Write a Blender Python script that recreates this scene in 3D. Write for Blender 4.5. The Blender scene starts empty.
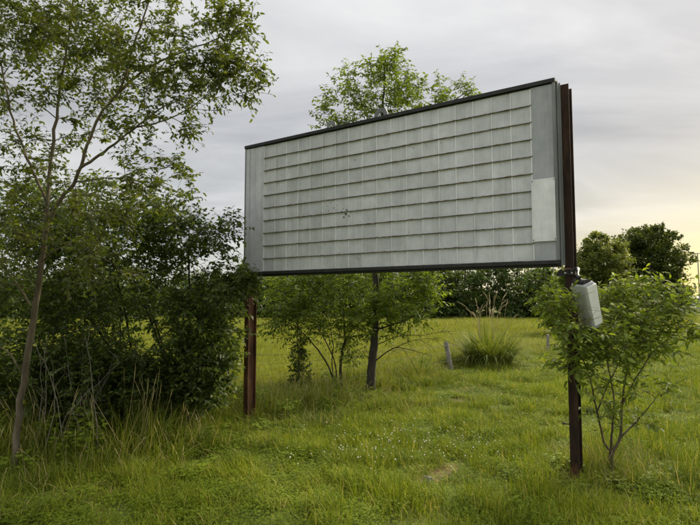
import bpy, math, random
import numpy as np
from mathutils import Vector, Matrix

R = math.radians
random.seed(7)
rng = np.random.default_rng(11)
S = bpy.context.scene
COL = S.collection

# ------------------------------------------------------------------ camera
EYE = 1.6; PITCH = R(4.0); FPX = 526.0
cam = bpy.data.objects.new('camera', bpy.data.cameras.new('camera'))
COL.objects.link(cam)
cam.data.sensor_width = 36.0
cam.data.lens = FPX / 700.0 * 36.0
cam.data.clip_end = 3000.0
cam.location = (0, 0, EYE)
cam.rotation_euler = (R(90) + PITCH, 0, 0)
S.camera = cam

# ------------------------------------------------------------------ light
SUN_AZ = R(48); SUN_EL = R(38)          # azimuth measured from +Y towards +X
S.view_settings.view_transform = 'Standard'
S.view_settings.look = 'None'
S.view_settings.gamma = 1.0
S.view_settings.exposure = 2.15
W = bpy.data.worlds.new('World'); S.world = W; W.use_nodes = True

def node(nt, kind, **kw):
    n = nt.nodes.new(kind)
    for k, v in kw.items():
        if k.startswith('i_'):
            key = k[2:]
            key = int(key) if key.isdigit() else key.replace('_', ' ')
            n.inputs[key].default_value = v
        else:
            setattr(n, k, v)
    return n

def vmath(nt, op, a, b=None):
    n = node(nt, 'ShaderNodeVectorMath', operation=op)
    for i, s in enumerate((a, b)):
        if s is None: continue
        if isinstance(s, (tuple, list)): n.inputs[i].default_value = s
        else: nt.links.new(s, n.inputs[i])
    return n

def fmath(nt, op, a, b=None, c=None, clamp=False):
    n = node(nt, 'ShaderNodeMath', operation=op, use_clamp=clamp)
    for i, s in enumerate((a, b, c)):
        if s is None: continue
        if isinstance(s, (int, float)): n.inputs[i].default_value = s
        else: nt.links.new(s, n.inputs[i])
    return n.outputs[0]

def mixc(nt, fac, a, b, blend='MIX'):
    n = node(nt, 'ShaderNodeMix', data_type='RGBA', blend_type=blend)
    for i, s in ((0, fac), (6, a), (7, b)):
        if isinstance(s, (int, float)): n.inputs[i].default_value = s
        elif isinstance(s, (tuple, list)): n.inputs[i].default_value = (*s[:3], 1)
        else: nt.links.new(s, n.inputs[i])
    return n.outputs[2]

def ramp(nt, fac, stops):
    n = node(nt, 'ShaderNodeValToRGB')
    el = n.color_ramp.elements
    while len(el) < len(stops): el.new(0.5)
    for e, (p, c) in zip(el, stops):
        e.position = p; e.color = (*c[:3], 1) if len(c) >= 3 else (c[0],) * 3 + (1,)
    nt.links.new(fac, n.inputs[0])
    return n.outputs[0]

def build_world():
    nt = W.node_tree; nt.nodes.clear()
    out = node(nt, 'ShaderNodeOutputWorld')
    sky = node(nt, 'ShaderNodeTexSky', sky_type='NISHITA', sun_disc=False,
               sun_elevation=SUN_EL, sun_rotation=SUN_AZ)
    bg1 = node(nt, 'ShaderNodeBackground', i_1=0.05)
    nt.links.new(sky.outputs[0], bg1.inputs[0])
    tc = node(nt, 'ShaderNodeTexCoord')
    d = tc.outputs['Generated']
    sep = node(nt, 'ShaderNodeSeparateXYZ'); nt.links.new(d, sep.inputs[0])
    z = fmath(nt, 'MAXIMUM', sep.outputs[2], 0.0)
    den = fmath(nt, 'ADD', z, 0.22)
    cmb = node(nt, 'ShaderNodeCombineXYZ')
    nt.links.new(fmath(nt, 'DIVIDE', sep.outputs[0], den), cmb.inputs[0])
    nt.links.new(fmath(nt, 'DIVIDE', sep.outputs[1], den), cmb.inputs[1])
    mp = node(nt, 'ShaderNodeMapping'); mp.inputs['Rotation'].default_value = (0, 0, R(28))
    mp.inputs['Scale'].default_value = (0.75, 1.7, 1)
    mp.inputs['Location'].default_value = (6.3, 2.2, 0)
    nt.links.new(cmb.outputs[0], mp.inputs[0])
    n1 = node(nt, 'ShaderNodeTexNoise', i_Scale=0.9, i_Detail=8.0, i_Roughness=0.55, i_Distortion=0.7)
    nt.links.new(mp.outputs[0], n1.inputs['Vector'])
    # overcast: a little brighter overhead than at the horizon, streaked cloud bases
    cloud = ramp(nt, n1.outputs[0], [(0.32, (0.084, 0.0836, 0.085)), (0.48, (0.122, 0.1205, 0.118)), (0.66, (0.180, 0.176, 0.168))])
    lum = fmath(nt, 'MULTIPLY_ADD', fmath(nt, 'POWER', z, 3.0), 2.3, 0.93)
    cv = vmath(nt, 'MULTIPLY', cloud, (1, 1, 1)); 
    sc = node(nt, 'ShaderNodeVectorMath', operation='SCALE')
    nt.links.new(cv.outputs[0], sc.inputs[0]); nt.links.new(lum, sc.inputs['Scale'])
    # glow of the low sun behind the cloud
    sd = (math.sin(SUN_AZ) , math.cos(SUN_AZ), 0.0)
    dt = vmath(nt, 'DOT_PRODUCT', d, sd).outputs['Value']
    dt = fmath(nt, 'MAXIMUM', dt, 0.0)
    wide = fmath(nt, 'POWER', dt, 5.0)
    low = fmath(nt, 'POWER', 2.718, fmath(nt, 'MULTIPLY', z, -4.5))
    fw = fmath(nt, 'MULTIPLY', fmath(nt, 'MULTIPLY', wide, low), 0.9, clamp=True)
    c1 = mixc(nt, fw, sc.outputs[0], (0.185, 0.155, 0.115))
    st = node(nt, 'ShaderNodeTexNoise', i_Scale=1.0, i_Detail=3.0)
    mp2 = node(nt, 'ShaderNodeMapping'); mp2.inputs['Scale'].default_value = (3, 3, 34)
    nt.links.new(d, mp2.inputs[0]); nt.links.new(mp2.outputs[0], st.inputs['Vector'])
    band = fmath(nt, 'POWER', 2.718, fmath(nt, 'MULTIPLY', z, -11.0))
    nar = fmath(nt, 'MULTIPLY', fmath(nt, 'POWER', dt, 9.0), band)
    nar = fmath(nt, 'MULTIPLY', nar, fmath(nt, 'MULTIPLY_ADD', st.outputs[0], 1.6, 0.5), clamp=True)
    c2 = mixc(nt, nar, c1, (0.30, 0.232, 0.058))
    bg2 = node(nt, 'ShaderNodeBackground', i_1=1.0)
    nt.links.new(c2, bg2.inputs[0])
    mx = node(nt, 'ShaderNodeMixShader', i_0=0.9)
    nt.links.new(bg1.outputs[0], mx.inputs[1]); nt.links.new(bg2.outputs[0], mx.inputs[2])
    nt.links.new(mx.outputs[0], out.inputs[0])
build_world()

sun = bpy.data.objects.new('sun', bpy.data.lights.new('sun', 'SUN'))
COL.objects.link(sun)
sun.data.energy = 1.5; sun.data.angle = R(22); sun.data.color = (1.0, 0.88, 0.68)
sdir = Vector((math.sin(SUN_AZ) * math.cos(SUN_EL), math.cos(SUN_AZ) * math.cos(SUN_EL), math.sin(SUN_EL)))
sun.rotation_euler = sdir.to_track_quat('Z', 'Y').to_euler()
sun.location = (20, 20, 15)

# ------------------------------------------------------------------ helpers
CP, SP = math.cos(PITCH), math.sin(PITCH)
def at(px, py, Y):
    """world point on the ray of photo position (px, py) at distance Y in front of the camera"""
    a = (px - 350.0) / FPX; v = (262.5 - py) / FPX
    y = CP - v * SP; z = v * CP + SP
    k = Y / y
    return np.array([a * k, Y, EYE + z * k])

def ground(px, py):
    a = (px - 350.0) / FPX; v = (262.5 - py) / FPX
    y = CP - v * SP; z = v * CP + SP
    k = -EYE / z
    return np.array([a * k, y * k, 0.0])

def tag(o, label=None, cat=None, group=None, kind=None):
    if label: o['label'] = label
    if cat: o['category'] = cat
    if group: o['group'] = group
    if kind: o['kind'] = kind
    return o

def empty(name, loc, rz=0.0):
    o = bpy.data.objects.new(name, None); COL.objects.link(o)
    o.location = loc; o.rotation_euler = (0, 0, rz); o.empty_display_size = 0.2
    return o

def mesh_obj(name, V, F, mat, parent=None, attrs=None, smooth=False, loc=None):
    """V (n,3); F (m,3) or (m,4) int array, or a list of mixed faces. V is local to the parent."""
    me = bpy.data.meshes.new(name)
    V = np.asarray(V, dtype=np.float32)
    if isinstance(F, np.ndarray):
        m, k = F.shape
        me.vertices.add(len(V)); me.vertices.foreach_set('co', V.ravel())
        me.loops.add(m * k); me.loops.foreach_set('vertex_index', F.astype(np.int32).ravel())
        me.polygons.add(m); me.polygons.foreach_set('loop_start', np.arange(0, m * k, k, dtype=np.int32))
        me.update(calc_edges=True)
    else:
        me.from_pydata(V.tolist(), [], F); me.update()
    if attrs:
        for an, arr in attrs.items():
            at_ = me.attributes.new(an, 'FLOAT', 'POINT'); at_.data.foreach_set('value', np.asarray(arr, dtype=np.float32))
    if smooth:
        me.polygons.foreach_set('use_smooth', np.ones(len(me.polygons), dtype=bool))
    if mat: me.materials.append(mat)
    o = bpy.data.objects.new(name, me); COL.objects.link(o)
    if parent: o.parent = parent
    if loc is not None: o.location = loc
    return o

class MB:
    """collects boxes / prisms / tubes into one mesh"""
    def __init__(self): self.V = []; self.F = []
    def add(self, V, F):
        b = len(self.V); self.V += [tuple(map(float, v)) for v in V]; self.F += [tuple(b + i for i in f) for f in F]
    def box(self, x0, x1, y0, y1, z0, z1):
        V = [(x, y, z) for x in (x0, x1) for y in (y0, y1) for z in (z0, z1)]
        self.add(V, [(0, 1, 3, 2), (4, 6, 7, 5), (0, 4, 5, 1), (2, 3, 7, 6), (0, 2, 6, 4), (1, 5, 7, 3)])
    def prism(self, prof, axis, a0, a1):
        """prof: 2D points; extruded along axis 0/1/2"""
        n = len(prof); V = []
        for a in (a0, a1):
            for p, q in prof:
                v = [0, 0, 0]; o = [i for i in range(3) if i != axis]
                v[axis] = a; v[o[0]] = p; v[o[1]] = q; V.append(v)
        F = [tuple(range(n)), tuple(range(2 * n - 1, n - 1, -1))]
        F += [(i, (i + 1) % n, n + (i + 1) % n, n + i) for i in range(n)]
        self.add(V, F)
    def tube(self, pts, rad, k=6):
        V, F = tubes(np.asarray(pts, float)[None], np.broadcast_to(np.asarray(rad, float), (1, len(pts))), k)
        self.add(V, [tuple(int(i) for i in f) for f in F])
        n = len(pts); b = len(self.V) - n * k
        self.F.append(tuple(b + i for i in range(k))); self.F.append(tuple(b + (n - 1) * k + i for i in range(k)))
    def build(self, name, mat, parent=None, bevel=0.0, smooth=False):
        import bmesh
        me = bpy.data.meshes.new(name); me.from_pydata(self.V, [], self.F); me.update()
        bm = bmesh.new(); bm.from_mesh(me); bmesh.ops.recalc_face_normals(bm, faces=bm.faces)
        if bevel:
            bmesh.ops.bevel(bm, geom=[e for e in bm.edges if len(e.link_faces) == 2 and e.calc_face_angle(0) > 0.6],
                            offset=bevel, segments=2, affect='EDGES', clamp_overlap=True)
        bm.to_mesh(me); bm.free()
        if smooth: me.polygons.foreach_set('use_smooth', np.ones(len(me.polygons), dtype=bool))
        if mat: me.materials.append(mat)
        o = bpy.data.objects.new(name, me); COL.objects.link(o)
        if parent: o.parent = parent
        return o

def nrm(v): 
    return v / np.maximum(np.linalg.norm(v, axis=-1, keepdims=True), 1e-9)

def tubes(P, Rr, k=5):
    """P (B,n,3) polylines, Rr (B,n) radii -> V, F(quads)"""
    B, n, _ = P.shape
    T = np.empty_like(P); T[:, 1:-1] = P[:, 2:] - P[:, :-2]; T[:, 0] = P[:, 1] - P[:, 0]; T[:, -1] = P[:, -1] - P[:, -2]
    T = nrm(T)
    m = nrm(P[:, -1] - P[:, 0])
    ref = np.where(np.abs(m[:, 2:3]) < 0.75, np.array([[0, 0, 1.0]]), np.array([[1.0, 0.1, 0]]))
    A = nrm(np.cross(T, ref[:, None, :])); Bn = np.cross(T, A)
    ang = np.arange(k) * 2 * np.pi / k
    V = P[:, :, None, :] + Rr[:, :, None, None] * (np.cos(ang)[None, None, :, None] * A[:, :, None, :] + np.sin(ang)[None, None, :, None] * Bn[:, :, None, :])
    V = V.reshape(-1, 3)
    b = (np.arange(B) * n * k)[:, None, None]; i = (np.arange(n - 1) * k)[None, :, None]; j = np.arange(k)[None, None, :]; j2 = (j + 1) % k
    F = np.stack([b + i + j, b + i + j2, b + i + k + j2, b + i + k + j], -1).reshape(-1, 4)
    return V, F

def catmull(pts, m=5):
    p = np.asarray(pts, float); p = np.vstack([2 * p[0] - p[1], p, 2 * p[-1] - p[-2]]); out = []
    for i in range(1, len(p) - 2):
        for t in np.arange(m) / m:
            a, b, c, d = p[i - 1], p[i], p[i + 1], p[i + 2]
            out.append(0.5 * (2 * b + (c - a) * t + (2 * a - 5 * b + 4 * c - d) * t * t + (3 * b - a - 3 * c + d) * t ** 3))
    out.append(p[-2]); return np.array(out)

LEAF_FINE = (np.array([[0, 0, 0], [.3, 0, -.03], [.68, 0, -.06], [1, 0, -.12], [.28, .42, .04], [.68, .36, 0], [.28, -.42, .04], [.68, -.36, 0]]),
             np.array([[0, 1, 4], [1, 2, 5], [1, 5, 4], [2, 3, 5], [0, 6, 1], [1, 7, 2], [1, 6, 7], [2, 7, 3]]))
LEAF_MED = (np.array([[0, 0, 0], [.42, 0, -.05], [1, 0, -.1], [.4, .5, .05], [.4, -.5, .05]]),
            np.array([[0, 1, 3], [1, 2, 3], [0, 4, 1], [1, 4, 2]]))
LEAF_LOW = (np.array([[0, 0, 0], [.45, .5, .05], [1, 0, -.05], [.45, -.5, .05]]), np.array([[0, 2, 1], [0, 3, 2]]))

def leaf_mesh(P, AX, NR, L, Wd, tpl, curl=0.15):
    T, Fc = tpl; n = len(P)
    AX = nrm(AX); side = nrm(np.cross(NR, AX)); N = np.cross(AX, side)
    x = T[:, 0]; y = T[:, 1]; z = T[:, 2] - curl * T[:, 0] ** 2
    V = P[:, None] + AX[:, None] * (x[None] * L[:, None])[..., None] + side[:, None] * (y[None] * Wd[:, None])[..., None] + N[:, None] * (z[None] * L[:, None])[..., None]
    F = (np.arange(n) * len(T))[:, None, None] + Fc[None]
    return V.reshape(-1, 3), F.reshape(-1, 3)

# ------------------------------------------------------------------ materials
def new_mat(name):
    m = bpy.data.materials.new(name); m.use_nodes = True; nt = m.node_tree
    return m, nt, nt.nodes['Principled BSDF'], nt.nodes['Material Output']

def leaf_mat(name, dark, mid, light, transl=0.35, rough=0.5, attr='tint', glow=1.5):
    m, nt, p, out = new_mat(name)
    a = node(nt, 'ShaderNodeAttribute', attribute_name=attr)
    c = ramp(nt, a.outputs['Fac'], [(0.0, dark), (0.5, mid), (1.0, light)])
    nt.links.new(c, p.inputs['Base Color']); p.inputs['Roughness'].default_value = rough
    p.inputs['Specular IOR Level'].default_value = 0.35
    t = node(nt, 'ShaderNodeBsdfTranslucent')
    tcol = mixc(nt, 1.0, c, (1.15 * glow, 1.1 * glow, 0.5 * glow), 'MULTIPLY'); nt.links.new(tcol, t.inputs[0])
    mx = node(nt, 'ShaderNodeMixShader', i_0=transl)
    nt.links.new(p.outputs[0], mx.inputs[1]); nt.links.new(t.outputs[0], mx.inputs[2]); nt.links.new(mx.outputs[0], out.inputs[0])
    return m

def noisy_mat(name, stops, scale=8.0, rough=0.7, detail=6.0, stretch=(1, 1, 1), bump=0.0, bscale=40.0, metal=0.0, spec=0.4, tint=0.0):
    m, nt, p, out = new_mat(name)
    tc = node(nt, 'ShaderNodeTexCoord'); mp = node(nt, 'ShaderNodeMapping'); mp.inputs['Scale'].default_value = stretch
    nt.links.new(tc.outputs['Object'], mp.inputs[0])
    oi = node(nt, 'ShaderNodeObjectInfo')
    off = node(nt, 'ShaderNodeVectorMath', operation='SCALE'); off.inputs[0].default_value = (37, 23, 11)
    nt.links.new(oi.outputs['Random'], off.inputs['Scale'])
    ad = vmath(nt, 'ADD', mp.outputs[0], off.outputs[0])
    n = node(nt, 'ShaderNodeTexNoise', i_Scale=scale, i_Detail=detail, i_Roughness=0.62); nt.links.new(ad.outputs[0], n.inputs['Vector'])
    c = ramp(nt, n.outputs[0], stops)
    if tint:
        f = fmath(nt, 'MULTIPLY_ADD', oi.outputs['Random'], tint, 1 - tint / 2)
        s = node(nt, 'ShaderNodeVectorMath', operation='SCALE'); nt.links.new(c, s.inputs[0]); nt.links.new(f, s.inputs['Scale']); c = s.outputs[0]
    nt.links.new(c, p.inputs['Base Color'])
    p.inputs['Roughness'].default_value = rough; p.inputs['Metallic'].default_value = metal; p.inputs['Specular IOR Level'].default_value = spec
    if bump:
        b = node(nt, 'ShaderNodeBump', i_Strength=bump, i_Distance=0.01)
        n2 = node(nt, 'ShaderNodeTexNoise', i_Scale=bscale, i_Detail=4.0); nt.links.new(ad.outputs[0], n2.inputs['Vector'])
        nt.links.new(n2.outputs[0], b.inputs['Height']); nt.links.new(b.outputs[0], p.inputs['Normal'])
    return m

M = {}
M['bark'] = noisy_mat('bark', [(0.3, (0.05, 0.04, 0.026)), (0.52, (0.125, 0.1, 0.062)), (0.68, (0.2, 0.175, 0.115)), (0.8, (0.12, 0.13, 0.06))], 14, 0.9, stretch=(1, 1, 0.25), bump=0.7, bscale=50)
M['bark_dark'] = noisy_mat('bark_dark', [(0.3, (0.022, 0.018, 0.014)), (0.6, (0.06, 0.05, 0.04)), (0.8, (0.11, 0.1, 0.08))], 16, 0.9, stretch=(1, 1, 0.3), bump=0.7, bscale=50)
M['dead'] = noisy_mat('dead_stem', [(0.3, (0.14, 0.12, 0.095)), (0.7, (0.3, 0.27, 0.22))], 20, 0.9)
M['leaf_tree'] = leaf_mat('leaf_tree', (0.045, 0.066, 0.013), (0.085, 0.115, 0.02), (0.155, 0.18, 0.03), 0.4)
M['leaf_bush'] = leaf_mat('leaf_bush', (0.03, 0.055, 0.011), (0.074, 0.114, 0.018), (0.15, 0.195, 0.032), 0.4)
M['leaf_mid'] = leaf_mat('leaf_mid', (0.06, 0.095, 0.014), (0.115, 0.17, 0.022), (0.19, 0.24, 0.035), 0.45)
M['leaf_right'] = leaf_mat('leaf_right', (0.075, 0.12, 0.017), (0.14, 0.195, 0.025), (0.22, 0.275, 0.04), 0.42, 0.6)
M['leaf_far'] = leaf_mat('leaf_far', (0.03, 0.056, 0.013), (0.06, 0.098, 0.02), (0.11, 0.15, 0.032), 0.3)
M['leaf_olive'] = leaf_mat('leaf_olive', (0.055, 0.08, 0.018), (0.11, 0.14, 0.03), (0.19, 0.21, 0.05), 0.35)
M['leaf_maple'] = leaf_mat('leaf_maple', (0.07, 0.1, 0.02), (0.135, 0.165, 0.034), (0.22, 0.24, 0.055), 0.4)
M['leaf_oak'] = leaf_mat('leaf_oak', (0.04, 0.06, 0.013), (0.08, 0.106, 0.02), (0.135, 0.16, 0.032), 0.35)

# ------------------------------------------------------------------ the setting: ground
LB = lambda X, Y: X - 0.62 * (Y - 7.42) - 0.12           # >0: mown side, <0: tall strip
FN = lambda X, Y: X + 1.3 - 0.947 * (Y - 8.3)            # 0 on the fence line, <0: hay field beyond
DIRT = [(0.78, 5.05, 0.32, 0.13, 0.9), (2.0, 9.5, 0.35, 0.12, 1.0), (1.75, 8.6, 0.25, .10, 1.0), (2.1, 4.45, 0.22, 0.2, 0.0)]

def ground_mat():
    m, nt, p, out = new_mat('ground_soil')
    tc = node(nt, 'ShaderNodeTexCoord'); pos = tc.outputs['Object']
    n1 = node(nt, 'ShaderNodeTexNoise', i_Scale=0.35, i_Detail=8.0, i_Roughness=0.6); nt.links.new(pos, n1.inputs['Vector'])
    n2 = node(nt, 'ShaderNodeTexNoise', i_Scale=9.0, i_Detail=6.0, i_Roughness=0.7); nt.links.new(pos, n2.inputs['Vector'])
    g = ramp(nt, n1.outputs[0], [(0.3, (0.09, 0.115, 0.028)), (0.5, (0.125, 0.15, 0.036)), (0.7, (0.17, 0.185, 0.052))])
    g2 = ramp(nt, n2.outputs[0], [(0.3, (0.5, 0.5, 0.5)), (0.7, (1.2, 1.2, 1.2))])
    c = mixc(nt, 1.0, g, g2, 'MULTIPLY')
    soil = ramp(nt, n2.outputs[0], [(0.3, (0.11, 0.075, 0.045)), (0.7, (0.3, 0.21, 0.13))])
    for (x, y, rx, ry, a) in DIRT:
        mp = node(nt, 'ShaderNodeMapping', vector_type='TEXTURE')
        mp.inputs['Location'].default_value = (x, y, 0); mp.inputs['Rotation'].default_value = (0, 0, a); mp.inputs['Scale'].default_value = (rx, ry, 1)
        nt.links.new(pos, mp.inputs[0])
        ln = vmath(nt, 'LENGTH', mp.outputs[0]).outputs['Value']
        k = fmath(nt, 'SUBTRACT', fmath(nt, 'MULTIPLY_ADD', n2.outputs[0], 1.2, 0.75), ln)
        c = mixc(nt, fmath(nt, 'MULTIPLY', k, 3.0, clamp=True), c, soil)
    nt.links.new(c, p.inputs['Base Color']); p.inputs['Roughness'].default_value = 0.95; p.inputs['Specular IOR Level'].default_value = 0.1
    b = node(nt, 'ShaderNodeBump', i_Strength=0.8, i_Distance=0.03); nt.links.new(n2.outputs[0], b.inputs['Height']); nt.links.new(b.outputs[0], p.inputs['Normal'])
    return m
M['ground'] = ground_mat()

def build_ground():
    xs = np.concatenate([np.linspace(-900, -40, 12), np.linspace(-32, 32, 81), np.linspace(40, 900, 12)])
    ys = np.concatenate([np.linspace(-300, -12, 6), np.linspace(-8, 48, 71), np.linspace(60, 1500, 14)])
    X, Y = np.meshgrid(xs, ys, indexing='ij')
    Z = 0.02 * np.sin(X * 0.9 + 1.3) * np.cos(Y * 0.7) + 0.015 * np.sin(X * 2.1 + Y * 1.3)
    Z = Z * (np.hypot(X, Y - 8) < 30) - 0.02
    nx, ny = len(xs), len(ys)
    idx = np.arange(nx * ny).reshape(nx, ny)
    F = np.stack([idx[:-1, :-1], idx[1:, :-1], idx[1:, 1:], idx[:-1, 1:]], -1).reshape(-1, 4)
    o = mesh_obj('ground', np.stack([X, Y, Z], -1).reshape(-1, 3), F, M['ground'], smooth=True)
    tag(o, 'grassy ground running from the mown lawn to the far hedgerow', 'ground', kind='structure')
build_ground()

# ------------------------------------------------------------------ the sign
SIGN_L = np.array([-1.368, 6.79]); SIGN_R = np.array([1.856, 4.65])
UV = SIGN_R - SIGN_L; SW = float(np.hypot(*UV)); SIGN_RZ = math.atan2(UV[1], UV[0])
Z0, Z1 = 1.935, 3.59
# local frame of the sign: x along the face (0 .. SW), y backwards, z up

M['panel'] = None
def panel_mat(name, base, rust=0.25, tint=0.08):
    m, nt, p, out = new_mat(name)
    tc = node(nt, 'ShaderNodeTexCoord'); oi = node(nt, 'ShaderNodeObjectInfo')
    geo = node(nt, 'ShaderNodeNewGeometry')
    off = node(nt, 'ShaderNodeVectorMath', operation='SCALE'); off.inputs[0].default_value = (31, 17, 53); nt.links.new(oi.outputs['Random'], off.inputs['Scale'])
    pos = vmath(nt, 'ADD', tc.outputs['Object'], off.outputs[0]).outputs[0]
    n1 = node(nt, 'ShaderNodeTexNoise', i_Scale=9.0, i_Detail=6.0, i_Roughness=0.6); nt.links.new(pos, n1.inputs['Vector'])
    mp = node(nt, 'ShaderNodeMapping'); mp.inputs['Scale'].default_value = (60, 60, 5); nt.links.new(pos, mp.inputs[0])
    n2 = node(nt, 'ShaderNodeTexNoise', i_Scale=1.0, i_Detail=5.0, i_Roughness=0.6); nt.links.new(mp.outputs[0], n2.inputs['Vector'])
    big = node(nt, 'ShaderNodeTexNoise', i_Scale=1.6, i_Detail=3.0); nt.links.new(geo.outputs['Position'], big.inputs['Vector'])
    a = ramp(nt, n1.outputs[0], [(0.3, (0.86, 0.87, 0.87)), (0.7, (1.06, 1.06, 1.05))])
    b = ramp(nt, n2.outputs[0], [(0.35, (0.92, 0.92, 0.91)), (0.6, (1.02, 1.02, 1.02))])
    g = ramp(nt, big.outputs[0], [(0.3, (0.88, 0.89, 0.89)), (0.7, (1.06, 1.06, 1.06))])
    c = mixc(nt, 1.0, base, a, 'MULTIPLY'); c = mixc(nt, 0.75, c, b, 'MULTIPLY'); c = mixc(nt, 1.0, c, g, 'MULTIPLY')
    mps = node(nt, 'ShaderNodeMapping'); mps.inputs['Scale'].default_value = (11, 11, .55); nt.links.new(geo.outputs['Position'], mps.inputs[0])
    ns = node(nt, 'ShaderNodeTexNoise', i_Scale=1.0, i_Detail=6.0, i_Roughness=0.65); nt.links.new(mps.outputs[0], ns.inputs['Vector'])
    c = mixc(nt, 1.0, c, ramp(nt, ns.outputs[0], [(0.34, (0.88, 0.875, 0.86)), (0.5, (1.0, 1.0, 1.0)), (0.7, (1.04, 1.04, 1.05))]), 'MULTIPLY')
    f = fmath(nt, 'MULTIPLY_ADD', oi.outputs['Random'], tint, 1 - tint / 2)
    s = node(nt, 'ShaderNodeVectorMath', operation='SCALE'); nt.links.new(c, s.inputs[0]); nt.links.new(f, s.inputs['Scale'])
    n3 = node(nt, 'ShaderNodeTexNoise', i_Scale=16.0, i_Detail=8.0, i_Roughness=0.7); nt.links.new(pos, n3.inputs['Vector'])
    k = fmath(nt, 'MULTIPLY', fmath(nt, 'SUBTRACT', n3.outputs[0], 0.66), 12.0 * rust, clamp=True)
    c = mixc(nt, k, s.outputs[0], (0.13, 0.085, 0.05))
    nt.links.new(c, p.inputs['Base Color']); p.inputs['Roughness'].default_value = 0.5; p.inputs['Specular IOR Level'].default_value = 0.4
    bp = node(nt, 'ShaderNodeBump', i_Strength=0.25, i_Distance=0.01); nt.links.new(n1.outputs[0], bp.inputs['Height']); nt.links.new(bp.outputs[0], p.inputs['Normal'])
    return m
M['panel'] = panel_mat('letter_panel', (0.66, 0.67, 0.72), 0.28, 0.15)
M['strip'] = panel_mat('end_strip', (0.43, 0.445, 0.485), 0.06, 0.04)
M['strip_left'] = panel_mat('end_strip_pale', (0.60, 0.615, 0.665), 0.06, 0.04)
M['patch'] = panel_mat('patch_plate', (0.80, 0.81, 0.85), 0.03, 0.02)
M['rib'] = panel_mat('seam_rib', (0.88, 0.89, 0.92), 0.12, 0.06)
M['rail'] = noisy_mat('letter_rail', [(0.35, (0.055, 0.042, 0.032)), (0.5, (0.12, 0.10, 0.08)), (0.64, (0.24, 0.21, 0.18)), (0.75, (0.18, 0.10, 0.06))], 5, 0.8, stretch=(3, 1, 1))
M['mud'] = noisy_mat('dried_mud', [(0.3, (0.16, 0.115, 0.075)), (0.7, (0.36, 0.28, 0.2))], 30, 0.95)
M['black_trim'] = noisy_mat('black_trim', [(0.3, (0.012, 0.012, 0.013)), (0.7, (0.035, 0.035, 0.036))], 12, 0.6)
M['cabinet'] = noisy_mat('cabinet_metal', [(0.3, (0.13, 0.14, 0.145)), (0.7, (0.25, 0.265, 0.27))], 6, 0.55, stretch=(1, 1, 0.3))
M['rust'] = noisy_mat('rusty_steel', [(0.28, (0.04, 0.022, 0.014)), (0.45, (0.085, 0.04, 0.022)), (0.6, (0.14, 0.068, 0.036)), (0.68, (0.20, 0.12, 0.07)), (0.78, (0.055, 0.03, 0.02))], 7, 0.85, stretch=(2, 2, 0.45), bump=0.4, bscale=60, spec=0.25)
M['rust_dark'] = noisy_mat('dark_rusty_steel', [(0.3, (0.015, 0.010, 0.008)), (0.5, (0.032, 0.019, 0.013)), (0.62, (0.055, 0.03, 0.02)), (0.75, (0.09, 0.05, 0.032))], 7, 0.85, stretch=(2, 2, 0.45), bump=0.4, bscale=60, spec=0.25)
M['void'] = noisy_mat('dark_hole', [(0.3, (0.006, 0.006, 0.006)), (0.7, (0.02, 0.018, 0.016))], 20, 0.9)

def h_profile(a, b, tf, tw):
    """H section, a along x (flange width), b along y (depth)"""
    h, w = a / 2, tw / 2
    return [(-h, 0), (h, 0), (h, tf), (w, tf), (w, b - tf), (h, b - tf), (h, b), (-h, b), (-h, b - tf), (-w, b - tf), (-w, tf), (-h, tf)]

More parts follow.
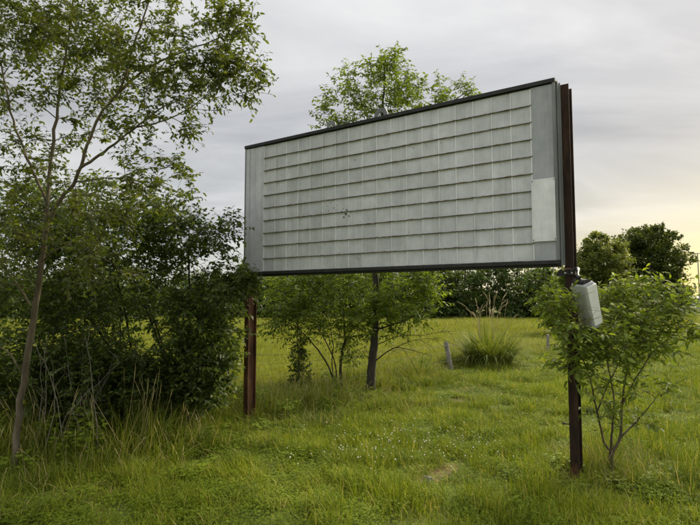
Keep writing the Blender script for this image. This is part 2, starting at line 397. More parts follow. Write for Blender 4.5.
def build_sign():
    s = empty('marquee_sign', (SIGN_L[0], SIGN_L[1], 0), SIGN_RZ)
    tag(s, 'large blank grey letter-board sign of ten panel rows on two rusty posts', 'sign')
    D = 0.10
    m = MB(); m.box(0.012, SW - 0.012, 0.03, D, Z0 + 0.02, Z1 - 0.015); m.build('cabinet', M['cabinet'], s, 0.004)
    m = MB(); m.box(-0.004, SW + 0.006, -0.022, D + 0.01, Z1 - 0.014, Z1 + 0.012); m.box(-0.004, SW + 0.006, -0.022, -0.012, Z1 - 0.024, Z1 - 0.0145)
    m.build('top_cap', M['black_trim'], s)
    m = MB(); m.box(0.03, SW - 0.002, -0.012, D + 0.005, Z0 - 0.022, Z0 + 0.012); m.box(0.06, SW - 0.002, 0.02, 0.1, Z0 - 0.045, Z0 - 0.0225)
    m.build('bottom_frame', M['black_trim'], s, 0.003)
    for x0, x1, nm in ((0.0, 0.02, 'end_frame'), (SW - 0.022, SW, 'end_frame')):
        m = MB(); m.box(x0, x1, -0.014, 0.055, Z0 + 0.0125, Z1 - 0.0145); m.box(x0 - (0 if x0 < 1 else -0.012), x1 + (0.004 if x0 > 1 else -0.012), 0.0555, D + 0.004, Z0 + 0.0125, Z1 - 0.0145)
        m.build(nm, M['cabinet'], s, 0.002)
    # grid
    gx0, gx1 = 0.0864 * SW, 0.944 * SW; nc, nr = 18, 10
    gz0, gz1 = Z0 + 0.014, Z1 - 0.036
    cw = (gx1 - gx0) / nc; rh = (gz1 - gz0) / nr
    var = []
    for v in range(4):                      # slightly bowed plates, four kinds shared by all panels
        m = MB(); w, h = cw - 0.005, rh - 0.004; n = 4
        V = []; F = []
        bow = [0.0012, 0.002, -0.001, 0.0015][v]; tw = [0.002, -0.002, 0.003, -0.001][v]
        for i in range(n + 1):
            for j in range(n + 1):
                u, q = i / n - 0.5, j / n - 0.5
                V.append((u * w, -bow * (1 - 4 * u * u) * (1 - 4 * q * q) + tw * u * q * 4, q * h))
        for i in range(n):
            for j in range(n):
                a = i * (n + 1) + j; F.append((a, a + n + 1, a + n + 2, a + 1))
        m.add(V, F); m.box(-w / 2 + 0.001, w / 2 - 0.001, 0.006, 0.010, -h / 2 + 0.001, h / 2 - 0.001)
        o = m.build('panel', M['panel'], s, smooth=False); var.append(o)
    k = 0
    for r in range(nr):
        for c in range(nc):
            v = random.randrange(4)
            if k < 4: o = var[k]
            else:
                o = var[v].copy(); COL.objects.link(o); o.parent = s
            o.location = (gx0 + (c + 0.5) * cw + random.uniform(-.0008, .0008), 0.004 + random.uniform(-.0015, .0015), gz0 + (r + 0.5) * rh)
            o.rotation_euler = (random.gauss(0, .008), random.gauss(0, .003), random.gauss(0, .008))
            k += 1
    # horizontal letter rails with a lip, and the debris lying on them
    for r in range(1, nr):
        z = gz0 + r * rh; m = MB(); xe = 0
        segs = 6
        for g in range(segs):
            xa = gx0 + (gx1 - gx0) * g / segs + (0.0 if g == 0 else 0.0015); xb = gx0 + (gx1 - gx0) * (g + 1) / segs
            dz = random.uniform(-.0015, .0015)
            m.box(xa, xb, -0.0095, 0.012, z - 0.0045 + dz, z - 0.0005 + dz)
            m.box(xa, xb, -0.0115, -0.009, z - 0.005 + dz, z + 0.0015 + dz)
        rl = m.build('letter_rail', M['rail'], s)
        d = MB()
        x = gx0 + random.uniform(0, .15)
        while x < gx1 - 0.1:
            L = random.choice([.03, .05, .08, .13]) * random.uniform(.7, 1.2); h = random.uniform(.003, .007); n = 6
            top = [(x + L * i / n, z + 0.001 + h * math.sin(math.pi * min(max(i / n, .03), .97)) * random.uniform(.6, 1.2)) for i in range(n + 1)]
            d.prism(top + [(x + L, z - 0.0004), (x, z - 0.0004)], 1, -0.010, 0.0)
            x += L + random.choice([.02, .04, .1, .25]) * random.uniform(.6, 1.4)
        dd = d.build('dried_mud', M['mud'], rl); dd['kind'] = 'stuff'
    for c in range(nc + 1):
        x = gx0 + c * cw; m = MB(); last = c in (0, nc)
        wd = 0.011 if c == nc else 0.0078
        for r in range(nr):
            a = gz0 + r * rh + 0.0055; b = gz0 + (r + 1) * rh - 0.007
            m.box(x - wd / 2, x + wd / 2, -0.0075 if last else -0.006, 0.012, a, b)
        m.build('seam_rib', M['rib'], s)
    # plain strips at both ends
    m = MB(); m.box(0.0205, 0.085, -0.010, 0.026, Z0 + 0.0125, Z1 - 0.0345); m.build('end_strip', M['strip_left'], s)
    m = MB(); m.box(0.088, gx0 - 0.008, -0.004, 0.026, Z0 + 0.0125, Z1 - 0.0345); m.build('end_strip', M['strip_left'], s)
    m = MB(); m.box(gx1 + 0.006, SW - 0.0225, -0.004, 0.026, Z0 + 0.0125, Z1 - 0.0345); m.build('end_strip', M['strip'], s)
    zt = Z0 + 0.185; zh = zt + 0.57
    m = MB(); m.box(gx1 - 0.006, SW - 0.016, -0.021, -0.0195, zt, zh)
    pp = m.build('patch_plate', M['patch'], s)
    tag(pp, 'paler plate riveted over the lower right end strip')
    for x in (gx1 + .004, SW - .024):
        for z in (zt + 0.015, zh - 0.015):
            m = MB(); m.tube([(x, -0.0212, z), (x, -0.025, z)], [.005, .004], 8); m.build('rivet', M['black_trim'], pp)
    # bullet-like punctures and dents
    m = MB()
    def hole(px, py, r):
        sx = (px - 350) / FPX / 0.99; t = (sx * SIGN_L[1] - SIGN_L[0]) / (UV[0] - UV[1] * sx)
        Yd = SIGN_L[1] + t * UV[1]; z = at(px, py, Yd)[2]
        n = 7; pts = [(t * SW + r * random.uniform(.6, 1.25) * math.cos(i * 2 * math.pi / n), z + r * random.uniform(.6, 1.25) * math.sin(i * 2 * math.pi / n)) for i in range(n)]
        m.prism(pts, 1, -0.0062, -0.0045)
    for px, py, r in [(342, 212, .014), (346, 214, .02), (347, 210, .013), (344, 217, .014), (349, 216, .012), (343.5, 209, .009), (351, 212, .008), (327, 206, .007), (331, 203, .008), (334, 208, .009),
                      (323, 208, .007), (337, 205, .006), (321, 213, .006), (333, 200, .006), (329, 211, .007), (320, 216, .006), (325, 199, .005), (336, 210, .006), (355, 160, .009), (357, 258, .007), (359, 259, .006),
                      (414, 148, .007), (427, 146, .006), (442, 143, .006), (434, 172, .006), (318, 205, .004), (415, 130, .005), (290, 166, .006), (278, 160, .005), (283, 163, .004)]:
        hole(px, py, r * 0.75)
    m.build('puncture_holes', M['void'], s)
    # two lifting eyes welded on top of the cabinet
    for x, w in ((2.0, .085), (1.32, .065)):
        n = 12; V = []; F = []
        outer = [(-w, 0)] + [(-w * math.cos(math.pi * i / n), 0.055 + w * 0.95 * math.sin(math.pi * i / n)) for i in range(n + 1)] + [(w, 0)]
        inner = [(-w * .35, 0.022)] + [(-w * .42 * math.cos(math.pi * i / n), 0.052 + w * .42 * math.sin(math.pi * i / n)) for i in range(n + 1)] + [(w * .35, 0.022)]
        N = len(outer); m = MB()
        for y in (0.08, 0.095):
            V += [(x + p, y, Z1 + 0.012 + q) for p, q in outer] + [(x + p, y, Z1 + 0.012 + q) for p, q in inner]
        for i in range(N):
            j = (i + 1) % N
            F += [(i, j, N + j, N + i), (2 * N + j, 2 * N + i, 3 * N + i, 3 * N + j), (i, 2 * N + i, 2 * N + j, j), (N + i, N + j, 3 * N + j, 3 * N + i)]
        m.add(V, F); m.build('lifting_eye', M['cabinet'], s)
    # posts
    pr = h_profile(0.076, 0.15, 0.010, 0.008)
    m = MB(); m.prism([(SW + 0.060 + p, 0.106 + q) for p, q in pr], 2, -0.4, Z1 - 0.02)
    rp = m.build('post', M['rust_dark'], s); tag(rp, 'dark brown rusted steel post at the right end')
    # mounting angle along the cabinet end
    m = MB(); m.box(SW + 0.007, SW + 0.0175, 0.04, 0.10, Z0 - 0.03, Z1 - 0.004); m.box(SW + 0.0178, SW + 0.03, 0.088, 0.10, Z0 - 0.03, Z1 - 0.004)
    m.build('mounting_angle', M['cabinet'], s)
    m = MB(); m.prism([(-0.012 - 0.044 + p, 0.112 + q) for p, q in pr], 2, -0.4, Z1 - 0.06)
    lp = m.build('post', M['rust'], s); tag(lp, 'reddish brown rusted steel post at the left end')
    # bolt sticking out of the right post, and its flaking foot
    bx = SW + 0.018; m = MB(); m.tube([(bx + .006, 0.112, .50), (bx - .05, 0.112, .50)], [.006, .006], 6); m.tube([(bx - .038, .112, .50), (bx - .05, .112, .50)], [.012, .012], 6)
    m.build('bolt', M['black_trim'], rp)
    m = MB()
    for q in range(5):
        x = SW + 0.025 + q * 0.013; h = random.uniform(.08, .2)
        m.prism([(x, 0.02), (x + .011, 0.03 + .0), (x + .014, .08 + random.uniform(0, .14)), (x + .004, h), (x - .003, .1)], 1, 0.1, 0.1055)
    m.build('flaking_foot', M['rust'], rp)
    return s
SIGN = build_sign()
def sign_pt(x, y, z):
    c, sn = math.cos(SIGN_RZ), math.sin(SIGN_RZ)
    return np.array([SIGN_L[0] + c * x - sn * y, SIGN_L[1] + sn * x + c * y, z])

# ------------------------------------------------------------------ old lamp housing strapped to the right post
M['lit_white_enamel'] = noisy_mat('lit_white_enamel', [(0.3, (0.78, 0.78, 0.79)), (0.62, (0.88, 0.88, 0.89)), (0.76, (0.5, 0.48, 0.45))], 5, 0.35, stretch=(1, 1, .4))  # white enamel, made brighter in colour to imitate sky glow on one face
M['grey_enamel'] = noisy_mat('grey_enamel', [(0.3, (0.36, 0.37, 0.38)), (0.7, (0.52, 0.53, 0.54))], 5, 0.45, stretch=(1, 1, .4))
M['black_plastic'] = noisy_mat('black_plastic', [(0.3, (0.008, 0.008, 0.009)), (0.7, (0.03, 0.03, 0.03))], 25, 0.45, bump=.8, bscale=18)
M['strap'] = noisy_mat('orange_strap', [(0.3, (0.12, 0.06, 0.045)), (0.7, (0.26, 0.14, 0.10))], 25, 0.8)
M['galv_bolt'] = noisy_mat('worn_bolt', [(0.3, (0.3, 0.29, 0.28)), (0.7, (0.5, 0.49, 0.47))], 30, .5)
def build_housing():
    base = sign_pt(SW + 0.235, 0.05, 1.36)
    h = empty('lamp_housing', base, R(-6)); h.rotation_euler = (R(7), R(-20), R(22))
    tag(h, 'dented grey box-shaped lamp housing, white face coloured as lit, hanging tilted from the right post', 'lamp housing')
    # rounded wedge body: lower end narrower, front-right face coloured as if lit
    def ring(z, w, d, c):
        pts = []
        for (sx, sy) in ((-1, -1), (1, -1), (1, 1), (-1, 1)):
            for a in range(3):
                t = math.atan2(sy, sx) - math.pi / 4 + a * math.pi / 4
                pts.append((sx * (w / 2 - c) + c * math.cos(t), sy * (d / 2 - c) + c * math.sin(t), z))
        return pts
    levels = [(0.0, .085, .115, .02), (.02, .10, .13, .02), (.2, .115, .14, .02), (.395, .125, .15, .02), (.41, .115, .14, .02)]
    V = []; F = []
    for l in levels: V += ring(*l)
    for i in range(len(levels) - 1):
        for j in range(12): F.append((i * 12 + j, i * 12 + (j + 1) % 12, i * 12 + 12 + (j + 1) % 12, i * 12 + 12 + j))
    F += [tuple(range(11, -1, -1)), tuple(range(48, 60))]
    m = MB(); m.add(V, F); m.build('body', M['grey_enamel'], h, smooth=False)
    m = MB()   # white cover on the outer face, extra white to stand for sky glow
    for z0, z1, w0, w1 in ((.035, .2, .086, .10), (.2005, .385, .10, .11)):
        m.add([(-w0 / 2 + .012, -.076 if z0 < .1 else -.0795, z0), (w0 / 2 + .012, -.076 if z0 < .1 else -.0795, z0), (w1 / 2 + .012, -.0795 if z0 < .1 else -.084, z1), (-w1 / 2 + .012, -.0795 if z0 < .1 else -.084, z1),
               (-w0 / 2 + .012, -.06, z0), (w0 / 2 + .012, -.06, z0), (w1 / 2 + .012, -.06, z1), (-w1 / 2 + .012, -.06, z1)],
              [(0, 1, 2, 3), (7, 6, 5, 4), (0, 4, 5, 1), (1, 5, 6, 2), (2, 6, 7, 3), (3, 7, 4, 0)])
    m.build('cover', M['lit_white_enamel'], h)
    m = MB(); m.box(.066, .074, -.068, .068, .03, .39); m.build('side_rim', M['lit_white_enamel'], h, .003)
    m = MB(); m.tube([(-.05, -.02, -.005), (.05, -.02, -.005)], [.022, .022], 8); m.build('end_cap', M['black_plastic'], h)
    # black hood on top, clamp round the post and the arm between them
    m = MB(); m.prism([(-.05, .406), (.05, .406), (.05, .418), (.02, .437), (-.03, .447), (-.055, .43)], 1, -.055, .06); m.build('hood', M['black_plastic'], h, .008)
    inv = Matrix.LocRotScale(h.location, h.rotation_euler, None).inverted()
    smat = Matrix.Translation((SIGN_L[0], SIGN_L[1], 0)) @ Matrix.Rotation(SIGN_RZ, 4, 'Z')
    def put(m, name, mat, **k):
        o = m.build(name, mat, None, **k); o.parent = h; o.matrix_local = inv @ smat; return o
    m = MB(); z = 1.815
    m.box(SW + .014, SW + .104, .094, .1045, z, z + .045); m.box(SW + .014, SW + .104, .2575, .268, z, z + .045); m.box(SW + .0085, SW + .0205, .0942, .2678, z + .001, z + .044); m.box(SW + .0995, SW + .1115, .0942, .2678, z + .001, z + .044)
    put(m, 'clamp', M['black_plastic'], bevel=.003)
    m = MB(); m.prism([(SW - .045, z - .005), (SW + .012, z - .012), (SW + .03, z + .03), (SW - .005, z + .058), (SW - .03, z + .04), (SW - .05, z + .012)], 1, .082, .0935)
    put(m, 'clamp_ear', M['black_plastic'], bevel=.004)
    for bx in (.03, .085):
        m = MB(); m.tube([(SW + bx, .093, z + .02), (SW + bx, .076, z + .02)], [.010, .009], 6); put(m, 'bolt', M['galv_bolt'])
    hp = smat.inverted() @ (inv.inverted() @ Vector((-.01, 0, .435)))
    m = MB(); p = catmull([(SW + .06, .10, z + .03), (SW + .13, .07, z + .055), ((SW + .15 + hp.x) / 2, hp.y, hp.z + .03), tuple(hp)], 5)
    m.tube(p, [.016 + .007 * math.sin(i * 1.3) for i in range(len(p))], 7); put(m, 'arm', M['black_plastic'], smooth=True)
    m = MB(); m.tube([(SW + .02, .09, z + .052), (SW + .06, .088, z + .057), (SW + .105, .09, z + .05)], .006, 6); put(m, 'strap', M['strap'])
build_housing()

# ------------------------------------------------------------------ plants
def sample_lobes(lobes, rg):
    """lobes: (centre, radii, count, shell)"""
    out = []
    for c, r, n, shell in lobes:
        d = nrm(rg.normal(size=(n, 3))); rad = rg.random(n) ** (1 / 3.0)
        rad = shell + (1 - shell) * rad
        out.append(np.asarray(c) + d * rad[:, None] * np.asarray(r))
    return np.vstack(out)

def plant(name, label, cat, limbs, lobes, rg, leafM, barkM, twigs=5, leaves=7, L=(.045, .06), WL=0.5, tl=(.15, .3), tpl=LEAF_MED,
          droop=0.25, up=0.35, branch_r=0.009, tmin=0.004, group=None, own_leaves=0, crown='crown', curl=.15, trunk='trunk', filt=None, zmin=0.15, nup=0.8, bare=None):
    """limbs: list of (points, r0, r1). returns the thing's Empty"""
    base = np.array(limbs[0][0][0], float); base[2] = 0
    t = empty(name, base); tag(t, label, cat, group)
    VV = []; FF = []; nv = 0
    pool = []; poolr = []
    for pts, r0, r1 in limbs:
        p = catmull(pts, 5); p[1:-1] += rg.normal(size=(len(p) - 2, 3)) * min(0.005, r0 * 0.2)
        rr = np.linspace(0, 1, len(p)); rr = r0 + (r1 - r0) * rr ** 0.85
        rr = rr * (1 + rg.normal(size=len(p)) * 0.04)
        if pts is limbs[0][0]: rr[0] *= 1.35; rr[1] *= 1.08
        V, F = tubes((p - base)[None], rr[None], 8 if r0 > .02 else 6); VV.append(V); FF.append(F + nv); nv += len(V)
        pool.append(p[len(p) // 4:]); poolr.append(rr[len(p) // 4:])
    pool = np.vstack(pool); poolr = np.concatenate(poolr)
    for pts, r0, r1 in (bare or []):
        p = catmull(pts, 4); V, F = tubes((p - base)[None], np.linspace(r0, r1, len(p))[None], 5); VV.append(V); FF.append(F + nv); nv += len(V)
    C = sample_lobes(lobes, rg)
    if filt is not None: C = C[filt(C)]
    C = C[C[:, 2] > zmin]
    d0 = np.min(np.linalg.norm(C[:, None] - pool[None], axis=2), axis=1)
    C = C[np.argsort(d0)]
    BP = []; BR = []
    N = 6
    for c in C:
        dd = pool - c; dist = np.linalg.norm(dd, axis=1) + 0.9 * np.maximum(0, dd[:, 2] + 0.03)
        i = int(np.argmin(dist)); a = pool[i]; v = c - a; d = np.linalg.norm(v)
        if d < 0.02: continue
        mid = (a + c) / 2 + rg.normal(size=3) * 0.09 * d + np.array([0, 0, 0.10 * d])
        s = np.linspace(0, 1, N)[:, None]
        p = (1 - s) ** 2 * a + 2 * s * (1 - s) * mid + s * s * c
        r0 = min(poolr[i] * 0.75, 0.0035 + branch_r * min(d, 1.0)); r1 = max(min(0.0022, r0 * .6), .0012)
        rr = np.linspace(r0, r1, N)
        BP.append(p); BR.append(rr); pool = np.vstack([pool, p[1:]]); poolr = np.concatenate([poolr, rr[1:]])
    BP = np.array(BP); BR = np.array(BR)
    V, F = tubes(BP - base, BR, 5); VV.append(V); FF.append(F + nv); nv += len(V)
    # twigs
    B = len(BP); T = B * twigs
    bi = np.repeat(np.arange(B), twigs); tt = rg.integers(2, N, T)
    st = BP[bi, tt]; bd = nrm(BP[bi, tt] - BP[bi, tt - 1])
    td = nrm(bd * 0.6 + rg.normal(size=(T, 3)) * 0.55 + np.array([0, 0, up]))
    tlen = rg.uniform(*tl, T)
    sag = np.array([0, 0, -droop]) * tlen[:, None]
    p0 = st; p1 = st + td * tlen[:, None] * .5 + sag * .2 + rg.normal(size=(T, 3)) * .012; p2 = st + td * tlen[:, None] + sag * .8
    TP = np.stack([p0, p1, p2], 1)
    V, F = tubes(TP - base, np.tile(np.array([[.0019, .0014, .0008]]), (T, 1)) * (tmin / .004), 4); VV.append(V); FF.append(F + nv); nv += len(V)
    mesh_obj(trunk, np.vstack(VV), np.vstack(FF), barkM, t, smooth=True)
    # leaves
    K = leaves; n = T * K
    ti = np.repeat(np.arange(T), K); k = np.tile(np.arange(K), T)
    s = np.clip((k + 0.6 + rg.uniform(-.3, .3, n)) / K, .08, 1)[:, None]
    P = (1 - s) ** 2 * p0[ti] + 2 * s * (1 - s) * (2 * p1[ti] - .5 * p0[ti] - .5 * p2[ti]) + s * s * p2[ti]
    tdir = nrm(p2[ti] - p0[ti]); side = nrm(np.cross(tdir, np.array([0, 0, 1.0]) + rg.normal(size=(n, 3)) * .15))
    side *= np.where((k % 2 == 0), 1, -1)[:, None]
    AX = nrm(tdir * .55 + side * .75 + rg.normal(size=(n, 3)) * .3 + np.array([0, 0, -droop]))
    NR = nrm(np.array([0, 0, nup]) + rg.normal(size=(n, 3)) * .45)
    Ll = rg.uniform(*L, n) * np.where(rg.random(n) < .2, .7, 1); Wd = Ll * WL * rg.uniform(.85, 1.15, n)
    keep = rg.random(n) < .92
    if filt is not None: keep &= filt(P)
    keep &= P[:, 2] > zmin * .6
    P, AX, NR, Ll, Wd, ti = P[keep], AX[keep], NR[keep], Ll[keep], Wd[keep], ti[keep]
    ttint = rg.normal(0.45, 0.16, T); tint = np.clip(ttint[ti] + rg.normal(0, .15, len(P)), 0, 1)
    if own_leaves:
        dcam = np.linalg.norm(P - np.array([0, 0, EYE]), axis=1); o = np.argsort(dcam / Ll)[:own_leaves]
        rest = np.ones(len(P), bool); rest[o] = False
        protos = []
        for v in range(5):
            V, F = leaf_mesh(np.zeros((1, 3)), np.array([[1., 0, 0]]), np.array([[0, 0, 1.]]), np.ones(1), np.array([WL * (.85 + .08 * v)]), tpl, [.05, .15, .25, .32, .2][v])
            me = bpy.data.meshes.new('leaf'); me.from_pydata(V.tolist(), [], F.tolist()); me.update()
            a_ = me.attributes.new('tint', 'FLOAT', 'POINT'); a_.data.foreach_set('value', np.full(len(V), [.25, .4, .5, .62, .8][v], np.float32)); me.materials.append(leafM)
            me.polygons.foreach_set('use_smooth', np.ones(len(me.polygons), dtype=bool))
            protos.append(me)
        from mathutils import Matrix
        for q in o:
            ax = nrm(AX[q]); sd = nrm(np.cross(NR[q], ax)); nn = np.cross(ax, sd); pl = P[q] - base; l = float(Ll[q])
            lo = bpy.data.objects.new('leaf', protos[int(np.clip(tint[q] * 5, 0, 4))]); COL.objects.link(lo); lo.parent = t
            lo.matrix_local = Matrix(((ax[0] * l, sd[0] * l, nn[0] * l, pl[0]), (ax[1] * l, sd[1] * l, nn[1] * l, pl[1]), (ax[2] * l, sd[2] * l, nn[2] * l, pl[2]), (0, 0, 0, 1)))
        P, AX, NR, Ll, Wd, tint = P[rest], AX[rest], NR[rest], Ll[rest], Wd[rest], tint[rest]
    V, F = leaf_mesh(P - base, AX, NR, Ll, Wd, tpl, curl)
    co = mesh_obj(crown, V, F, leafM, t, {'tint': np.repeat(tint, len(tpl[0]))}, smooth=True)
    if own_leaves: co['kind'] = 'stuff'
    return t

def rr(px, Y): return px * Y / FPX        # photo pixels to metres at distance Y

def lobe(px, py, Y, rx, ry, rd, n, shell=0.25):
    return (at(px, py, Y), (rr(rx, Y), rd, rr(ry, Y)), n, shell)

# tall sapling at the left edge
g0 = ground(12, 476)
limbs = [([g0 - [0, 0, .1], at(21, 400, 4.95), at(33, 320, 4.95), at(44, 245, 4.95), at(47, 213, 4.96)], .035, .026),
         ([at(47, 216, 4.96), at(49, 180, 4.97), at(55, 130, 5.0), at(62, 75, 5.05), at(70, 30, 5.1), at(75, -30, 5.1), at(80, -95, 5.1)], .020, .006),
         ([at(48, 222, 4.96), at(60, 200, 4.93), at(74, 183, 4.9), at(85, 152, 4.85), at(100, 115, 4.8), at(121, 88, 4.75), at(132, 50, 4.7), at(146, 10, 4.7), at(160, -40, 4.7)], .022, .006),
         ([at(80, 168, 4.88), at(104, 152, 4.8), at(132, 130, 4.7), at(165, 106, 4.6), at(193, 97, 4.55)], .014, .004),
         ([at(118, 92, 4.76), at(148, 68, 4.7), at(188, 50, 4.6), at(232, 34, 4.5)], .013, .004),
         ([at(132, 128, 4.7), at(160, 122, 4.75), at(190, 108, 4.8), at(225, 80, 4.85)], .009, .003),
         ([at(46, 200, 4.97), at(30, 165, 5.05), at(13, 120, 5.1), at(3, 75, 5.1), at(-8, 25, 5.1)], .016, .006),
         ([at(75, 182, 4.9), at(125, 178, 4.75), at(160, 192, 4.65)], .008, .003),
         ([at(30, 305, 4.95), at(14, 280, 4.9), at(-4, 258, 4.85)], .010, .004),
         ([at(21, 372, 4.95), at(8, 352, 4.9), at(-8, 345, 4.85)], .010, .005),
         ([at(40, 262, 4.95), at(70, 245, 4.6), at(110, 262, 4.45)], .009, .003)]
lobes = [lobe(60, 40, 5.0, 62, 55, .75, 62), lobe(135, 45, 4.75, 62, 50, .6, 60), lobe(205, 45, 4.6, 50, 44, .45, 36), lobe(235, 75, 4.65, 26, 34, .3, 22),
         lobe(190, 95, 4.7, 50, 28, .4, 34), lobe(10, 60, 5.1, 40, 70, .6, 44), lobe(150, 140, 4.7, 45, 35, .4, 24), lobe(20, 165, 5.0, 45, 45, .5, 34),
         lobe(110, -50, 4.9, 110, 50, .8, 60), lobe(165, 182, 4.65, 45, 16, .3, 10), lobe(5, 255, 4.8, 35, 45, .35, 24), lobe(100, 270, 4.5, 40, 22, .25, 22), lobe(60, 215, 4.9, 60, 34, .5, 34), lobe(120, 205, 4.8, 60, 22, .4, 26), lobe(20, 20, 5.0, 50, 40, .6, 40), lobe(90, 60, 4.9, 50, 40, .5, 30),
         lobe(228, 20, 4.5, 30, 14, .25, 11), lobe(85, 115, 4.9, 55, 30, .5, 20)]
plant('sapling_tree', 'tall slender sapling with forked trunk and airy crown at the left edge', 'tree', limbs, lobes, np.random.default_rng(21), M['leaf_tree'], M['bark'],
      twigs=6, leaves=8, L=(.036, .055), WL=.52, tl=(.10, .26), tpl=LEAF_FINE, droop=.2, up=.3, branch_r=.008)

# dense dark bush between sapling and sign
rgb = np.random.default_rng(22)
limbs = []
for i in range(12):
    b = ground(float(rgb.uniform(70, 190)), float(rgb.uniform(418, 432)))
    e = at(float(rgb.uniform(5, 225)), float(rgb.uniform(215, 330)), float(rgb.uniform(5.9, 7.2)))
    md = b * .45 + e * .55; md[2] = e[2] * .62
    limbs.append(([b - [0, 0, .05], md, e], .022, .006))
lobes = [lobe(130, 335, 6.5, 100, 78, .85, 520, .35), lobe(140, 385, 6.4, 85, 34, .6, 260, .1), lobe(45, 340, 6.3, 70, 85, .7, 260, .3), lobe(205, 335, 6.35, 36, 58, .5, 150, .3), lobe(219, 345, 6.3, 18, 40, .3, 40, .3), lobe(241, 284, 6.25, 14, 12, .2, 34, .2),
         lobe(110, 240, 6.4, 105, 42, .7, 330, .1), lobe(90, 205, 6.5, 90, 28, .6, 90, .1), lobe(175, 235, 6.5, 45, 26, .4, 46, .1), lobe(215, 255, 6.4, 22, 36, .3, 34), lobe(228, 228, 6.4, 8, 18, .12, 7),
         lobe(70, 385, 6.0, 85, 42, .6, 300, .1), lobe(150, 405, 6.2, 60, 18, .4, 70, .1), lobe(30, 225, 6.6, 60, 40, .5, 110, .1), lobe(175, 200, 6.6, 30, 22, .3, 10), lobe(-40, 320, 6.5, 50, 110, .7, 120)]
plant('dark_bush', 'dense dark green rounded bush beside the left sign post', 'bush', limbs, lobes, rgb, M['leaf_bush'], M['bark_dark'],
      twigs=4, leaves=7, L=(.05, .075), WL=.52, tl=(.12, .26), tpl=LEAF_MED, droop=.25, up=.25, branch_r=.008)

# shrub with several stems behind the sign
b = ground(335, 389)
Ys = b[1]
limbs = [([b - [0, 0, .05], at(330, 370, Ys), at(318, 350, Ys - .2), at(297, 325, Ys - .4), at(285, 300, Ys - .5)], .02, .006),
         ([b + [.05, .03, -.05], at(334, 360, Ys), at(322, 335, Ys + .1), at(308, 310, Ys + .2)], .017, .006),
         ([b + [.1, 0, -.05], at(341, 360, Ys), at(345, 335, Ys), at(343, 305, Ys)], .026, .008),
         ([b + [.12, .05, -.05], at(342, 355, Ys), at(352, 330, Ys + .1), at(374, 312, Ys + .1), at(396, 300, Ys + .2)], .018, .006),
         ([b + [.03, -.05, -.05], at(332, 365, Ys - .1), at(333, 345, Ys - .2), at(328, 318, Ys - .3)], .014, .006)]
lobes = [lobe(325, 303, Ys, 55, 34, .8, 190, .2), lobe(285, 315, Ys - .3, 22, 26, .4, 55), lobe(345, 285, Ys, 45, 28, .6, 70), lobe(300, 290, Ys + .2, 36, 26, .6, 60), lobe(355, 345, Ys, 20, 22, .3, 34), lobe(312, 270, Ys + .1, 40, 18, .6, 36), lobe(375, 310, Ys + .1, 25, 22, .4, 30)]
plant('multi_stem_shrub', 'bright green shrub with many leaning stems seen under the sign', 'shrub', limbs, lobes, np.random.default_rng(23), M['leaf_mid'], M['bark_dark'],
      twigs=4, leaves=7, L=(.065, .10), WL=.36, tl=(.16, .34), tpl=LEAF_MED, droop=.3, up=.3, branch_r=.009)

# tree with a single trunk behind the sign, crown showing above it
b = ground(370, 394); Ys = b[1]
limbs = [([b - [0, 0, .08], at(372, 365, Ys), at(375, 335, Ys), at(376, 300, Ys), at(376, 265, Ys), at(379, 200, Ys), at(381, 140, Ys), at(383, 100, Ys), at(385, 62, Ys)], .085, .012),
         ([at(377, 240, Ys), at(395, 190, Ys + .2), at(420, 140, Ys + .3), at(440, 110, Ys + .3), at(470, 90, Ys + .3)], .03, .006),
         ([at(379, 200, Ys), at(365, 160, Ys), at(345, 130, Ys - .1), at(328, 110, Ys - .1)], .026, .006),
         ([at(376, 330, Ys), at(392, 325, Ys - .3), at(410, 318, Ys - .5), at(425, 308, Ys - .6)], .018, .006),
         ([at(376, 300, Ys), at(395, 285, Ys), at(420, 275, Ys)], .02, .006)]
bare = [([at(374, 362, Ys), at(390, 350, Ys - .2), at(402, 348, Ys - .3), at(432, 356, Ys - .5)], .013, .003), ([at(392, 349, Ys - .2), at(415, 340, Ys - .3), at(440, 338, Ys - .4)], .006, .002),
        ([at(376, 345, Ys), at(400, 336, Ys + .1), at(425, 335, Ys + .2), at(447, 330, Ys + .3)], .009, .002), ([at(402, 348, Ys - .3), at(412, 362, Ys - .4), at(418, 374, Ys - .4)], .005, .0015), ([at(420, 340, Ys - .3), at(432, 347, Ys - .3), at(440, 362, Ys - .3)], .004, .0015)]
rq = np.random.default_rng(77)
for q in range(26):
    p = catmull(bare[int(rq.integers(0, 3))][0], 4); a = p[int(rq.integers(4, len(p)))]; d = nrm(rq.normal(size=3) * [1, .6, .6] + [.5, -.2, -.15]); l = float(rq.uniform(.2, .5))
    bare.append(([a, a + d * l * .5 + rq.normal(size=3) * .03, a + d * l + [0, 0, -.05]], .0035, .0012))
lobes = [lobe(375, 88, Ys, 42, 36, .7, 75, .15), lobe(345, 108, Ys, 36, 18, .5, 26), lobe(385, 66, Ys, 20, 14, .3, 16), lobe(418, 98, Ys + .2, 30, 20, .5, 40), lobe(458, 92, Ys + .3, 22, 8, .3, 12), lobe(324, 122, Ys, 14, 8, .2, 6),
         lobe(385, 170, Ys, 70, 60, .9, 70), lobe(405, 300, Ys - .2, 38, 26, .6, 90, .2), lobe(425, 285, Ys - .1, 22, 20, .4, 34), lobe(385, 320, Ys - .2, 28, 18, .4, 30), lobe(370, 265, Ys, 40, 18, .6, 30)]
plant('young_tree', 'single-trunk tree behind the sign with its crown rising above the top edge', 'tree', limbs, lobes, np.random.default_rng(24), M['leaf_mid'], M['bark_dark'],
      twigs=4, leaves=8, L=(.065, .095), WL=.42, tl=(.15, .32), tpl=LEAF_MED, droop=.2, up=.35, branch_r=.010, bare=bare)

